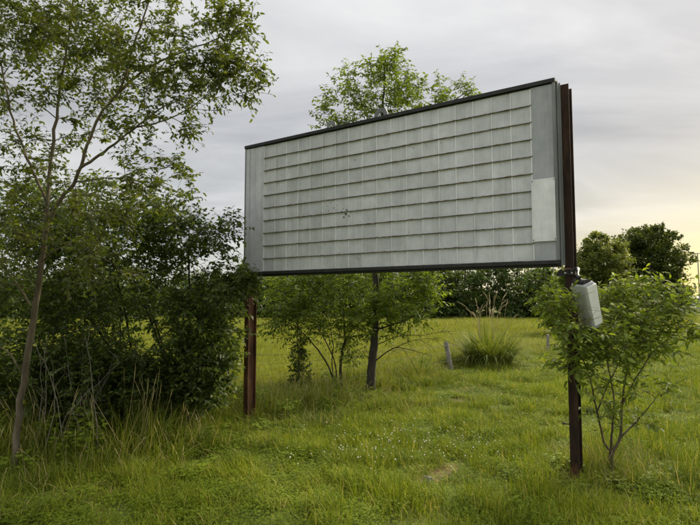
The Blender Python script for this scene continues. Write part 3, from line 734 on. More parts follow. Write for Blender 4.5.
# thin vine-grown sapling to the left of the stems
b = ground(298, 391); Ys = b[1]
plant('thin_sapling', 'thin dark leafy sapling left of the many-stemmed shrub', 'sapling', [([b - [0, 0, .05], at(299, 365, Ys), at(297, 340, Ys), at(299, 318, Ys)], .012, .004)],
      [lobe(298, 345, Ys, 7, 28, .12, 34), lobe(299, 376, Ys, 12, 14, .2, 34)], np.random.default_rng(25), M['leaf_bush'], M['bark_dark'], twigs=4, leaves=6, L=(.05, .08), WL=.45, tl=(.08, .16))

# big-leaved shrub at the right post
b = ground(610, 478); Ys = b[1]
limbs = [([b - [0, 0, .05], at(611, 462, Ys), at(611, 452, Ys)], .024, .02),
         ([at(611, 454, Ys), at(603, 438, Ys), at(597, 412, Ys - .05), at(589, 375, Ys - .15), at(575, 345, Ys - .3), at(560, 318, Ys - .42)], .011, .004),
         ([at(611, 454, Ys), at(612, 430, Ys), at(614, 400, Ys), at(607, 360, Ys), at(603, 325, Ys)], .012, .004),
         ([at(611, 456, Ys), at(620, 436, Ys), at(622, 405, Ys + .05), at(627, 370, Ys + .1), at(640, 330, Ys + .1), at(655, 300, Ys + .1)], .014, .004),
         ([at(620, 438, Ys), at(634, 424, Ys), at(648, 408, Ys - .05), at(660, 392, Ys - .08)], .010, .003),
         ([at(622, 405, Ys + .05), at(638, 375, Ys), at(655, 350, Ys), at(676, 335, Ys)], .009, .003),
         ([at(597, 412, Ys), at(610, 380, Ys + .1), at(625, 350, Ys + .2), at(632, 310, Ys + .25)], .008, .003)]
lobes = [lobe(622, 348, Ys, 54, 28, .32, 42, .1), lobe(652, 312, Ys + .1, 36, 26, .25, 34, .1), lobe(618, 312, Ys + .15, 26, 18, .2, 22), lobe(566, 318, Ys - .42, 20, 20, .14, 18), lobe(578, 318, Ys - .3, 20, 16, .12, 14), lobe(585, 350, Ys - .25, 30, 30, .2, 40), lobe(600, 330, Ys - .1, 26, 22, .15, 18),
         lobe(668, 336, Ys, 24, 20, .15, 16), lobe(650, 288, Ys + .1, 16, 12, .1, 9), lobe(680, 305, Ys + .1, 14, 14, .1, 9), lobe(622, 296, Ys + .1, 14, 12, .1, 8), lobe(554, 306, Ys - .4, 12, 12, .1, 6), lobe(612, 392, Ys, 34, 18, .2, 8), lobe(655, 395, Ys, 14, 9, .1, 5), lobe(625, 415, Ys, 24, 20, .15, 5), lobe(598, 420, Ys - .05, 12, 14, .1, 2)]
plant('broad_leaf_shrub', 'light green large-leaved shrub growing beside the right sign post', 'shrub', limbs, lobes, np.random.default_rng(26), M['leaf_right'], M['bark'],
      twigs=4, leaves=6, L=(.04, .09), WL=.42, tl=(.10, .32), tpl=LEAF_FINE, droop=.22, up=.5, branch_r=.008, own_leaves=300, curl=.25, zmin=.35,
      filt=lambda P: ~((P[:, 2] > 1.40) & (P[:, 2] < 1.82) & (P[:, 0] / P[:, 1] > .425) & (P[:, 0] / P[:, 1] < .49) & (P[:, 1] < 4.85)))

# bare grey stems in the undergrowth by the sapling
def build_dead_stems():
    rg = np.random.default_rng(31); b0 = ground(45, 462)
    t = empty('dead_stems', b0); tag(t, 'thicket of bare grey dead stems to the right of the sapling trunk', 'dead shrub')
    for i in range(20):
        a = ground(float(rg.uniform(25, 105)), float(rg.uniform(440, 468))); e = at(float(rg.uniform(28, 120)), float(rg.uniform(320, 410)), a[1] + float(rg.uniform(-.2, .3)))
        p = catmull([a - [0, 0, .03], a * .5 + e * .5 + rg.normal(size=3) * .05, e], 5); p[1:] += rg.normal(size=(len(p) - 1, 3)) * .006
        VV, FF = tubes((p - b0)[None], np.linspace(float(rg.uniform(.004, .007)), .0015, len(p))[None], 5); nv = len(VV); VV = [VV]; FF = [FF]
        for q in range(rg.integers(2, 6)):
            s = p[rg.integers(3, len(p))]; d = nrm(rg.normal(size=3) * .6 + [0, 0, .7]); l = float(rg.uniform(.1, .3))
            V, F = tubes((np.array([s, s + d * l * .5 + rg.normal(size=3) * .015, s + d * l]) - b0)[None], np.array([[.0022, .0016, .0009]]), 4); VV.append(V); FF.append(F + nv); nv += len(V)
        mesh_obj('stem', np.vstack(VV), np.vstack(FF), M['dead'], t, smooth=True)
build_dead_stems()

# bright weed sprig under the bush
b = ground(86, 458)
plant('leafy_weed', 'bright green broad-leaved weed sprouting beneath the dark bush', 'weed', [([b, at(84, 435, b[1]), at(86, 412, b[1])], .005, .003)],
      [lobe(85, 420, b[1], 9, 16, .1, 7), lobe(83, 440, b[1], 8, 8, .08, 3)], np.random.default_rng(32), M['leaf_right'], M['bark'], twigs=2, leaves=5, L=(.05, .08), WL=.55, tl=(.06, .1), tpl=LEAF_FINE, zmin=.05)

# ------------------------------------------------------------------ wire fence
M['old_wood'] = noisy_mat('old_wood', [(0.3, (0.13, 0.12, 0.105)), (0.55, (0.26, 0.245, 0.215)), (0.75, (0.38, 0.36, 0.33))], 12, 0.95, stretch=(3, 3, .4), bump=.8, bscale=30)
M['wire'] = noisy_mat('old_wire', [(0.3, (0.06, 0.05, 0.045)), (0.7, (0.16, 0.14, 0.125))], 8, 0.7)
def build_fence():
    p1 = ground(451, 371); p2 = ground(548, 355); dv = (p2 - p1)
    pts = [p1 - dv * 2.6, p1 - dv * 1.28, p1, p2, p2 + dv * 1.1]
    f = empty('wire_fence', p1); tag(f, 'old wire fence on weathered grey wooden posts behind the sign', 'fence')
    hs = [.95, .95, .64, .58, .9]; lean = [(0, .02), (.03, 0), (-.10, .03), (.02, .02), (0, 0)]
    for i, (p, h, l) in enumerate(zip(pts, hs, lean)):
        m = MB(); q = p - p1
        n = 9; r0 = .052 if i != 3 else .045
        V = []; F = []; rg = random.Random(i)
        prof = [r0 * rg.uniform(.82, 1.12) for _ in range(n)]
        for z, k in ((-.25, 1.05), (.0, 1.03), (h * .5, .98), (h * .96, .93), (h, .8)):
            for j in range(n):
                a = j * 2 * math.pi / n; V.append((q[0] + l[0] * z / h + prof[j] * k * math.cos(a), q[1] + l[1] * z / h + prof[j] * k * math.sin(a), z + (rg.uniform(-.012, .012) if z == h else 0)))
        for a in range(4):
            for j in range(n): F.append((a * n + j, a * n + (j + 1) % n, a * n + n + (j + 1) % n, a * n + n + j))
        F.append(tuple(4 * n + j for j in range(n))); m.add(V, F)
        o = m.build('post', M['old_wood'], f)
        if i == 2: o['label'] = 'leaning stub of a grey wooden post beside the tall grass clump'
    for z in (.25, .45, .62, .8):
        m = MB(); P = []
        for i in range(len(pts) - 1):
            a, b_ = pts[i] - p1, pts[i + 1] - p1
            za, zb = min(z, hs[i] - .05), min(z, hs[i + 1] - .05)
            for s in np.linspace(0, 1, 9)[:-1]:
                w = a * (1 - s) + b_ * s; w[2] = za * (1 - s) + zb * s - .05 * 4 * s * (1 - s); P.append(w)
        w = pts[-1] - p1; w[2] = min(z, hs[-1] - .05); P.append(w)
        P = np.array(P) + np.array([.055, -.055, 0]); m.tube(P, .002, 4); m.build('wire', M['wire'], f)
build_fence()

# ------------------------------------------------------------------ grasses
M['pampas'] = leaf_mat('clump_blade', (0.05, 0.085, 0.014), (0.125, 0.165, 0.028), (0.27, 0.28, 0.08), .35, .75)
M['plume'] = noisy_mat('straw_plume', [(0.3, (0.26, 0.2, 0.11)), (0.7, (0.45, 0.37, 0.23))], 40, 0.95)
def blades(P, D, H, Wd, bend, rg, seg=3):
    """curved tapering blades. P roots, D horizontal lean dir (n,2), H length, bend 0..1"""
    n = len(P); s = np.linspace(0, 1, seg + 1)
    side = np.stack([-D[:, 1], D[:, 0], np.zeros(n)], 1)
    d3 = np.concatenate([D, np.zeros((n, 1))], 1)
    th = bend[:, None] * s[None] * 1.5 + bend[:, None] * .15
    ds = H[:, None] / seg
    hx = np.cumsum(np.concatenate([np.zeros((n, 1)), np.sin(th[:, :-1] * .5 + th[:, 1:] * .5) * ds], 1), 1); hz = np.cumsum(np.concatenate([np.zeros((n, 1)), np.cos(th[:, :-1] * .5 + th[:, 1:] * .5) * ds], 1), 1)
    C = P[:, None] + d3[:, None] * hx[..., None] + np.array([0, 0, 1.0]) * hz[..., None]
    w = Wd[:, None] * (1 - s[None] ** 2 * .95) * .5; w = w[:, :-1]
    Lf = C[:, :-1] - side[:, None] * w[..., None]; Rt = C[:, :-1] + side[:, None] * w[..., None]
    V = np.concatenate([np.stack([Lf, Rt], 2).reshape(n, -1, 3), C[:, -1:]], 1)
    k = 2 * seg + 1; F = []
    for i in range(seg - 1): F += [[2 * i, 2 * i + 1, 2 * i + 3], [2 * i, 2 * i + 3, 2 * i + 2]]
    F.append([2 * seg - 2, 2 * seg - 1, 2 * seg])
    F = (np.arange(n) * k)[:, None, None] + np.array(F)[None]
    return V.reshape(-1, 3), F.reshape(-1, 3), k

def rdir(n, rg):
    a = rg.uniform(0, 2 * np.pi, n); return np.stack([np.cos(a), np.sin(a)], 1)

def build_clump():
    rg = np.random.default_rng(41); b0 = ground(489, 366)
    t = empty('ornamental_grass', b0); tag(t, 'tall clump of ornamental grass with straw plumes beside the leaning fence post', 'grass clump')
    n = 1200; D = rdir(n, rg); r = np.sqrt(rg.random(n)) * .5
    P = np.stack([D[:, 0] * r, D[:, 1] * r, np.zeros(n)], 1); D2 = nrm(D + rg.normal(size=(n, 2)) * .35)
    V, F, k = blades(P, D2, rg.uniform(.6, 1.25, n), rg.uniform(.014, .026, n), np.clip(r / .5 * .7 + rg.normal(.4, .35, n), .05, 2.0), rg, 5)
    o = mesh_obj('blades', V, F, M['pampas'], t, {'tint': np.repeat(np.clip(rg.normal(.5, .25, n), 0, 1), k)}, smooth=True); o['kind'] = 'stuff'
    for i in range(24):
        h = float(rg.uniform(1.2, 1.8)); d = rdir(1, rg)[0] * rg.uniform(.05, .4); l = d * rg.uniform(.2, 1.0) + rdir(1, rg)[0] * rg.uniform(.03, .3)
        p = np.array([[d[0], d[1], 0], [d[0] + l[0] * .25, d[1] + l[1] * .25, h * .62], [d[0] + l[0] * .6, d[1] + l[1] * .6, h * .88], [d[0] + l[0] * 1.25, d[1] + l[1] * 1.25, h]]); p = catmull(p, 4)
        m = MB(); m.tube(p, .0035, 4)
        rad = [.003, .009, .012, .009, .003]; top = p[-5:] ; m.tube(top + np.array([0, 0, .004]), rad, 6)
        m.build('plume', M['plume'], t)
build_clump()

# grass of lawn, verge and field: small patches scattered as instances
GR = {}
def grass_mat(name, dark, mid, light, straw, transl=.3):
    m, nt, p, out = new_mat(name)
    a = node(nt, 'ShaderNodeAttribute', attribute_name='tint')
    geo = node(nt, 'ShaderNodeNewGeometry')
    n = node(nt, 'ShaderNodeTexNoise', i_Scale=.8, i_Detail=7.0, i_Roughness=.72); nt.links.new(geo.outputs['Position'], n.inputs['Vector'])
    f = fmath(nt, 'ADD', fmath(nt, 'MULTIPLY', a.outputs['Fac'], .75), fmath(nt, 'MULTIPLY', fmath(nt, 'SUBTRACT', n.outputs[0], .5), 1.5), clamp=True)
    c = ramp(nt, f, [(0, dark), (.45, mid), (.85, light), (1, straw)])
    # stray dry blades
    dr = fmath(nt, 'GREATER_THAN', a.outputs['Fac'], .93)
    c = mixc(nt, dr, c, straw)
    nt.links.new(c, p.inputs['Base Color']); p.inputs['Roughness'].default_value = .6; p.inputs['Specular IOR Level'].default_value = .1
    t = node(nt, 'ShaderNodeBsdfTranslucent'); nt.links.new(mixc(nt, 1.0, c, (1.5, 1.45, .6), 'MULTIPLY'), t.inputs[0])
    mx = node(nt, 'ShaderNodeMixShader', i_0=transl); nt.links.new(p.outputs[0], mx.inputs[1]); nt.links.new(t.outputs[0], mx.inputs[2]); nt.links.new(mx.outputs[0], out.inputs[0])
    return m
GR['lawn'] = grass_mat('lawn_blade', (0.08, 0.115, 0.011), (0.195, 0.252, 0.02), (0.345, 0.38, 0.036), (0.50, 0.41, 0.14), .28)
GR['clover'] = grass_mat('clover_leaf', (0.075, 0.115, 0.011), (0.155, 0.22, 0.018), (0.25, 0.305, 0.03), (0.33, 0.32, 0.08), .25)
GR['tall'] = grass_mat('tall_blade', (0.065, 0.1, 0.012), (0.16, 0.203, 0.024), (0.29, 0.31, 0.05), (0.47, 0.40, 0.20), .3)
GR['field'] = grass_mat('field_blade', (0.14, 0.17, 0.024), (0.225, 0.25, 0.038), (0.32, 0.33, 0.06), (0.42, 0.37, 0.15), .3)

def proto(name, mat, n, rad, hh, ww, bend, seed, seeds=0):
    rg = np.random.default_rng(seed); D = rdir(n, rg); r = np.sqrt(rg.random(n)) * rad; a = rdir(n, rg)
    P = np.stack([a[:, 0] * r, a[:, 1] * r, np.full(n, -.02)], 1)
    H = rg.uniform(*hh, n); V, F, k = blades(P, D, H, rg.uniform(*ww, n), np.clip(rg.normal(*bend, n), .02, 1.4), rg, 3)
    tint = np.repeat(np.clip(rg.beta(1.3, 1.5, n), 0, .92), k)
    dry = rg.random(n) < .05; tint[np.repeat(dry, k)] = .97
    if seeds:        # seed stalks
        pts = []; 
        for i in range(seeds):
            r_ = rad * math.sqrt(rg.random()); an = rg.uniform(0, 6.28); h = hh[1] * rg.uniform(.95, 1.35); l = rdir(1, rg)[0] * h * rg.uniform(.03, .22)
            p = np.array([[r_ * math.cos(an), r_ * math.sin(an), -.02], [0, 0, 0], [0, 0, 0], [0, 0, 0], [0, 0, 0]])
            for q, s in enumerate((.5, .8, .9, 1.0)): p[q + 1] = p[0] + [l[0] * s * s, l[1] * s * s, h * s]
            pts.append(p)
        v, f = tubes(np.array(pts), np.tile([[.0016, .0013, .0012, .0035, .001]], (seeds, 1)), 4)
        f = np.vstack([f[:, [0, 1, 2]], f[:, [0, 2, 3]]])
        F = np.vstack([F, f + len(V)]); V = np.vstack([V, v]); tint = np.concatenate([tint, np.full(len(v), .97)])
    me = bpy.data.meshes.new(name); me.vertices.add(len(V)); me.vertices.foreach_set('co', V.astype(np.float32).ravel())
    me.loops.add(len(F) * 3); me.loops.foreach_set('vertex_index', F.astype(np.int32).ravel()); me.polygons.add(len(F)); me.polygons.foreach_set('loop_start', np.arange(0, len(F) * 3, 3, dtype=np.int32)); me.update(calc_edges=True)
    a_ = me.attributes.new('tint', 'FLOAT', 'POINT'); a_.data.foreach_set('value', tint.astype(np.float32)); me.materials.append(mat)
    return bpy.data.objects.new(name, me)

def scatter(name, label, protos, P, rot, scl, cat='grass', pick=None):
    if pick is None: pick = rng.integers(0, len(protos), len(P))
    c = bpy.data.collections.new(name + '_patches')
    for o in protos: c.objects.link(o)
    n = len(P); me = bpy.data.meshes.new(name); me.vertices.add(n); me.vertices.foreach_set('co', P.astype(np.float32).ravel())
    for an, arr, ty, key in (('rot', rot, 'FLOAT_VECTOR', 'vector'), ('scl', scl, 'FLOAT_VECTOR', 'vector'), ('pick', pick, 'INT', 'value')):
        a = me.attributes.new(an, ty, 'POINT'); a.data.foreach_set(key, np.asarray(arr, dtype=np.int32 if ty == 'INT' else np.float32).ravel())
    o = bpy.data.objects.new(name, me); COL.objects.link(o)
    ng = bpy.data.node_groups.new(name, 'GeometryNodeTree')
    ng.interface.new_socket('Geometry', in_out='INPUT', socket_type='NodeSocketGeometry'); ng.interface.new_socket('Geometry', in_out='OUTPUT', socket_type='NodeSocketGeometry')
    gi = ng.nodes.new('NodeGroupInput'); go = ng.nodes.new('NodeGroupOutput')
    ci = ng.nodes.new('GeometryNodeCollectionInfo'); ci.inputs[0].default_value = c; ci.inputs[1].default_value = True; ci.inputs[2].default_value = True
    ip = ng.nodes.new('GeometryNodeInstanceOnPoints'); ip.inputs['Pick Instance'].default_value = True
    def na(nm, ty):
        q = ng.nodes.new('GeometryNodeInputNamedAttribute'); q.data_type = ty; q.inputs[0].default_value = nm; return q.outputs[0]
    er = ng.nodes.new('FunctionNodeEulerToRotation')
    L_ = ng.links.new
    L_(gi.outputs[0], ip.inputs['Points']); L_(ci.outputs[0], ip.inputs['Instance']); L_(na('pick', 'INT'), ip.inputs['Instance Index'])
    L_(na('rot', 'FLOAT_VECTOR'), er.inputs[0]); L_(er.outputs[0], ip.inputs['Rotation']); L_(na('scl', 'FLOAT_VECTOR'), ip.inputs['Scale']); L_(ip.outputs[0], go.inputs[0])
    md = o.modifiers.new('scatter', 'NODES'); md.node_group = ng
    tag(o, label, cat, kind='stuff'); return o

def wedge(y0, y1, dens, margin=1.2, seed=0):
    """random points on the ground in view between y0 and y1, dens per square metre"""
    rg = np.random.default_rng(seed); xm = .70 * y1 + margin; n = int(dens * 2 * xm * (y1 - y0))
    P = np.stack([rg.uniform(-xm, xm, n), rg.uniform(y0, y1, n), np.zeros(n)], 1)
    return P[np.abs(P[:, 0]) < .70 * P[:, 1] + margin], rg

def clover_proto(name, mat, n, rad, seed, size=(.008, .015), hh=(.025, .075)):
    rg = np.random.default_rng(seed); a = rdir(n, rg); r = np.sqrt(rg.random(n)) * rad
    C = np.stack([a[:, 0] * r, a[:, 1] * r, rg.uniform(*hh, n)], 1)
    C = np.repeat(C, 3, 0); th = np.repeat(rg.uniform(0, 6.28, n), 3) + np.tile(np.arange(3) * 2.094, n)
    AX = np.stack([np.cos(th), np.sin(th), rg.normal(.1, .25, 3 * n)], 1); NR = np.repeat(rg.normal(size=(n, 3)) * .35, 3, 0) + [0, 0, 1]
    L = np.repeat(rg.uniform(*size, n), 3); V, F = leaf_mesh(C, AX, NR, L, L * .95, LEAF_MED, .05)
    tint = np.repeat(np.repeat(np.clip(rg.normal(.5, .2, n), 0, .9), 3), 5)
    me = bpy.data.meshes.new(name); me.from_pydata(V.tolist(), [], F.tolist()); me.update()
    a_ = me.attributes.new('tint', 'FLOAT', 'POINT'); a_.data.foreach_set('value', tint.astype(np.float32)); me.materials.append(mat)
    return bpy.data.objects.new(name, me)

def dirt_keep(P, rg):
    k = np.ones(len(P), bool)
    for (x, y, rx, ry, a) in DIRT[:3]:
        dx = P[:, 0] - x; dy = P[:, 1] - y; u = (dx * math.cos(a) + dy * math.sin(a)) / rx; v = (-dx * math.sin(a) + dy * math.cos(a)) / ry
        k &= (np.hypot(u, v) > 1.15) | (rg.random(len(P)) < .35)
    return k

def lumps(P, seed, f):
    """smooth 0..1 variation"""
    r = np.random.default_rng(seed); v = np.zeros(len(P))
    for i in range(7):
        a = r.uniform(0, 6.28); k = f * r.uniform(.5, 2.2); v += np.sin((P[:, 0] * math.cos(a) + P[:, 1] * math.sin(a)) * k + r.uniform(0, 6.28))
    return np.clip(.5 + v / 7 * 1.1, 0, 1)

def build_grass():
    # mown lawn, near
    pl = [proto('lawn_patch', GR['lawn'], 130, .15, (.07, .21), (.003, .0065), (.8, .4), 50 + i) for i in range(4)]
    pl += [clover_proto('clover_patch', GR['clover'], 120, .15, 55 + i) for i in range(2)] + [clover_proto('weed_patch', GR['clover'], 22, .13, 58, (.02, .038), (.02, .06))]
    Ps = []; Sc = []
    for y0, y1, dens, s in ((2.6, 7, 52, 1.0), (7, 11, 38, 1.1), (11, 17, 17, 1.5), (17, 26, 7, 2.3)):
        P, rg = wedge(y0, y1, dens, seed=int(y0 * 10)); 
        k = ((LB(P[:, 0], P[:, 1]) > -.25) | ((P[:, 1] < 7) & (rg.random(len(P)) < .6))) & dirt_keep(P, rg); P = P[k]
        lu = lumps(P, 5, 2.4) * .8 + lumps(P, 6, 8) * .9 + .25
        lu = np.maximum(lu, .5) * np.where(np.hypot(P[:, 0] - .8, P[:, 1] - 4.85) < .42, .45, 1) * np.where(np.hypot(P[:, 0] - 2.0, P[:, 1] - 9.2) < .7, .5, 1)
        lu = lu * np.where(np.hypot(P[:, 0] - 1.95, P[:, 1] - 4.45) < .35, .4, 1)
        Ps.append(P); Sc.append(np.stack([np.full(len(P), s), np.full(len(P), s), (.75 + .25 * s) * lu * rg.uniform(.8, 1.2, len(P))], 1))
    P = np.vstack(Ps); sc = np.vstack(Sc); n = len(P)
    rot = np.stack([rng.normal(0, .06, n), rng.normal(0, .06, n), rng.uniform(0, 6.28, n)], 1)
    pk = np.where(rng.random(n) < .03 + .2 * lumps(P, 15, 3.0) ** 2, rng.choice([4, 5, 4, 5, 4, 5, 4, 5, 6], n), rng.integers(0, 4, n))
    scatter('lawn_grass', 'short green mown grass across the foreground and right', pl, P, rot, sc, pick=pk)
    # rank grass along the fence and round posts
    pt = [proto('tall_patch', GR['tall'], 90, .2, (.22, .66), (.004, .008), (.6, .35), 60 + i, seeds=(4, 1, 0, 2)[i]) for i in range(4)]
    pw = [clover_proto('leafy_weed_patch', GR['clover'], 60, .17, 77 + i, (.018, .045), (.03, .38)) for i in range(2)]
    pm = [proto('mid_patch', GR['tall'], 110, .18, (.10, .26), (.004, .007), (.5, .25), 70 + i, seeds=(1, 0, 0)[i]) for i in range(3)]
    Ps = []; Sc = []
    for y0, y1, dens, s in ((3.0, 8, 32, 1.0), (8, 13, 24, 1.05), (13, 22, 9, 1.3)):
        P, rg = wedge(y0, y1, dens, seed=int(y0 * 10) + 1)
        lb = LB(P[:, 0], P[:, 1]); fn = FN(P[:, 0], P[:, 1])
        k = (lb < .0 + .35 * (lumps(P, 9, 2) - .5)) & (fn > -.9)
        P = P[k]; lb = lb[k]
        edge = np.clip(-lb / .8, .28, 1)
        right = np.clip((P[:, 0] + 2.6) / 1.2, 0, 1)
        hh = np.maximum(edge, .4) * (.8 + .85 * lumps(P, 8, 1.9)) * (1 - .36 * right) * rg.uniform(.75, 1.15, len(P))
        hh *= np.where(np.hypot(P[:, 0] + 1.15, P[:, 1] - 6.35) < .55, .4, 1) * np.where(np.hypot(P[:, 0] - .33, P[:, 1] - 8.7) < .5, .5, 1)
        hh *= np.where((P[:, 0] < -1.9) & (P[:, 1] < 5.0), .5, 1)
        front = np.clip((P[:, 1] - 2.6) / 2.2, .4, 1)      # shorter towards the mown foreground
        Ps.append(P); Sc.append(np.stack([np.full(len(P), s), np.full(len(P), s), hh * front], 1))
    rg = np.random.default_rng(5)
    def ring(c, rad, n, h):
        a = rg.uniform(0, 6.28, n); r = rad * np.sqrt(rg.random(n)); P = np.stack([c[0] + r * np.cos(a), c[1] + r * np.sin(a), np.zeros(n)], 1)
        Ps.append(P); q = h * rg.uniform(.5, 1.1, n) * np.clip(1.25 - r / rad, .35, 1); Sc.append(np.stack([np.full(n, .8), np.full(n, .8), q], 1))
    ring(sign_pt(SW + .16, .4, 0), .4, 18, .62); ring(sign_pt(SW - .25, .1, 0), .22, 8, .35); ring(ground(613, 474), .6, 46, .9); ring(ground(640, 484), .4, 10, .5); ring(ground(560, 486), .4, 8, .4)
    ring(ground(400, 408), .45, 16, .8); ring(ground(489, 370), .8, 26, .6); ring(ground(548, 357), .9, 22, .8); ring(ground(530, 358), .9, 22, .8)
    P = np.vstack(Ps); sc = np.vstack(Sc); n = len(P)
    rot = np.stack([rng.normal(0, .16, n), rng.normal(0, .16, n), rng.uniform(0, 6.28, n)], 1)
    scatter('tall_grass', 'rank tall grass with straw seed stalks along the fence line and posts', pt + pm + pw, P, rot, sc, pick=rng.choice([0, 1, 2, 2, 3, 4, 5, 6, 4, 5, 6, 7, 8, 7], n))
    # hay field beyond the fence
    pf = [proto('field_patch', GR['field'], 150, .28, (.08, .2), (.005, .009), (.45, .28), 80 + i) for i in range(3)]
    Ps = []; Sc = []
    for y0, y1, dens, s in ((6, 12, 16, 1.0), (12, 18, 9, 1.4), (18, 30, 3.6, 2.2), (30, 50, 1.3, 3.6)):
        P, rg = wedge(y0, y1, dens, 3.0, seed=int(y0 * 10) + 2)
        k = (FN(P[:, 0], P[:, 1]) < -.5) | ((P[:, 1] > 25)); P = P[k]
        Ps.append(P); Sc.append(np.stack([np.full(len(P), s), np.full(len(P), s), (.7 + .3 * s) * (.6 + .6 * lumps(P, 12, .8)) * rg.uniform(.8, 1.2, len(P))], 1))
    P = np.vstack(Ps); sc = np.vstack(Sc); n = len(P)
    rot = np.stack([rng.normal(0, .05, n), rng.normal(0, .05, n), rng.uniform(0, 6.28, n)], 1)
    scatter('field_grass', 'pale yellow-green grass of the open field beyond the fence', pf, P, rot, sc)
build_grass()

# white clover heads in the lawn
def build_clover():
    m, nt, p, out = new_mat('clover_white'); p.inputs['Base Color'].default_value = (.72, .71, .64, 1); p.inputs['Roughness'].default_value = .9
    rg = np.random.default_rng(90); V = []; F = []; nv = 0
    spots = [(ground(x, y), n, r) for x, y, n, r in ((352, 459, 30, .45), (415, 452, 70, .55), (395, 440, 18, .5), (440, 447, 14, .4), (312, 458, 5, .3), (540, 405, 40, 1.2), (378, 468, 10, .4), (480, 452, 8, .5), (600, 395, 14, 1.5), (360, 430, 8, .6))]
    a = np.arange(6) * np.pi / 3
    for c, n, r in spots:
        for i in range(n):
            q = c + np.array([*(rg.normal(size=2) * r * .8), rg.uniform(.09, .15)]); s = rg.uniform(.004, .008)
            ring1 = np.stack([np.cos(a) * s, np.sin(a) * s, np.full(6, 0)], 1); ring2 = np.stack([np.cos(a + .5) * s * .8, np.sin(a + .5) * s * .8, np.full(6, s * .9)], 1)
            V.append(np.vstack([ring1 + q, ring2 + q, [q + [0, 0, s * 1.4]], [q - [0, 0, s * .6]], [q - [.002, 0, q[2]]], [q + [.002, 0, -q[2]]]]))
            f = []
            for j in range(6):
                k = (j + 1) % 6; f += [[j, k, 6 + k], [j, 6 + k, 6 + j], [6 + j, 6 + k, 12], [k, j, 13]]
            F.append(np.array(f) + nv); nv += 16
    o = mesh_obj('clover_blossoms', np.vstack(V), np.vstack(F), m, smooth=True)
    tag(o, 'scattered small white clover blossoms in the mown lawn', 'flowers', kind='stuff')
build_clover()

# pale flat stone at the bare patch
def build_stone():
    c = ground(428, 480); t = MB(); rg = random.Random(4); n = 9
    V = [(.05 * math.cos(i * 6.283 / n) * rg.uniform(.7, 1.2), .03 * math.sin(i * 6.283 / n) * rg.uniform(.7, 1.2), -.01) for i in range(n)]
    V += [(x * .8, y * .8, .03 + rg.uniform(-.006, .006)) for x, y, z in V]
    t.add(V, [tuple(range(n, 2 * n))] + [(i, (i + 1) % n, n + (i + 1) % n, n + i) for i in range(n)])
    o = t.build('flat_stone', M['old_wood'], None, .004); o.location = c; tag(o, 'small pale flat stone at the edge of the bare brown patch', 'stone')
build_stone()

# ------------------------------------------------------------------ far trees
def far_tree(name, label, base, lobes, leafM, rg, n_leaf, L, trunk_h, trunk_r, group=None, cat='tree'):
    base = np.array(base, float); t = empty(name, base); tag(t, label, cat, group)
    top = np.mean([l[0] for l in lobes], axis=0)
    VV = []; FF = []; nv = 0
    paths = [catmull([base - [0, 0, .1], base + [0, 0, trunk_h], top * [1, 1, 1]], 5)]
    rads = [np.linspace(trunk_r, trunk_r * .3, len(paths[0]))]
    for c, r, n, s in lobes:
        st = base + [0, 0, trunk_h * rg.uniform(.6, 1.2)]; p = catmull([st, (st + c) / 2 + [0, 0, .2], c], 5); paths.append(p); rads.append(np.linspace(trunk_r * .5, trunk_r * .1, len(p)))
    for p, r in zip(paths, rads):
        V, F = tubes((p - base)[None], r[None], 6); VV.append(V); FF.append(F + nv); nv += len(V)
    mesh_obj('trunk', np.vstack(VV), np.vstack(FF), M['bark_dark'], t, smooth=True)
    P, AX, tint = crown_leaves(lobes, n_leaf, rg, L)
    Ll = rg.uniform(*L, len(P)); NR = rg.normal(size=(len(P), 3)) * .5 + [0, 0, .8]
    V, F = leaf_mesh(P - base, AX, NR, Ll, Ll * .62, LEAF_LOW, .1)
    mesh_obj('crown', V, F, leafM, t, {'tint': np.repeat(tint, 4)}, smooth=True)
    return t

def break_up(lobes, rg, k=12):
    out = []
    for c, r, n, s in lobes:
        r = np.asarray(r, float); out.append((c, r * .88, n * .5, s))
        for i in range(k):
            d = nrm(rg.normal(size=3)); f = rg.uniform(.2, .42)
            out.append((np.asarray(c) + d * r * rg.uniform(.6, 1.1), r * f * np.array([1.15, 1.15, .8]), n * .5 / k, .35))
    return out

def crown_leaves(lobes, n_leaf, rg, L):
    """leaves in clumps: clump centres fill the lobes, leaves gather round each clump"""
    lobes = break_up(lobes, rg)
    tot = sum(l[2] for l in lobes); PP = []; TT = []; AA = []
    for c, r, n, s in lobes:
        m = int(n_leaf * n / tot); nc = max(8, m // 44)
        cc = sample_lobes([(c, r, nc, s)], rg); cr = np.mean(r) * rg.uniform(.10, .34, nc)
        ci = rg.integers(0, nc, m); d = nrm(rg.normal(size=(m, 3))) * (rg.random(m) ** .5 * rg.uniform(.75, 1.3, m))[:, None]
        PP.append(cc[ci] + d * cr[ci][:, None] * [1.15, 1.15, .75]); AA.append(nrm(d + rg.normal(size=(m, 3)) * .6 + [0, 0, -.2]))
        ct = rg.normal(.45, .17, nc); TT.append(np.clip(ct[ci] + rg.normal(0, .12, m), 0, 1))
    P = np.vstack(PP); A = np.vstack(AA); T = np.concatenate(TT); k = P[:, 2] > .15
    return P[k], A[k], T[k]

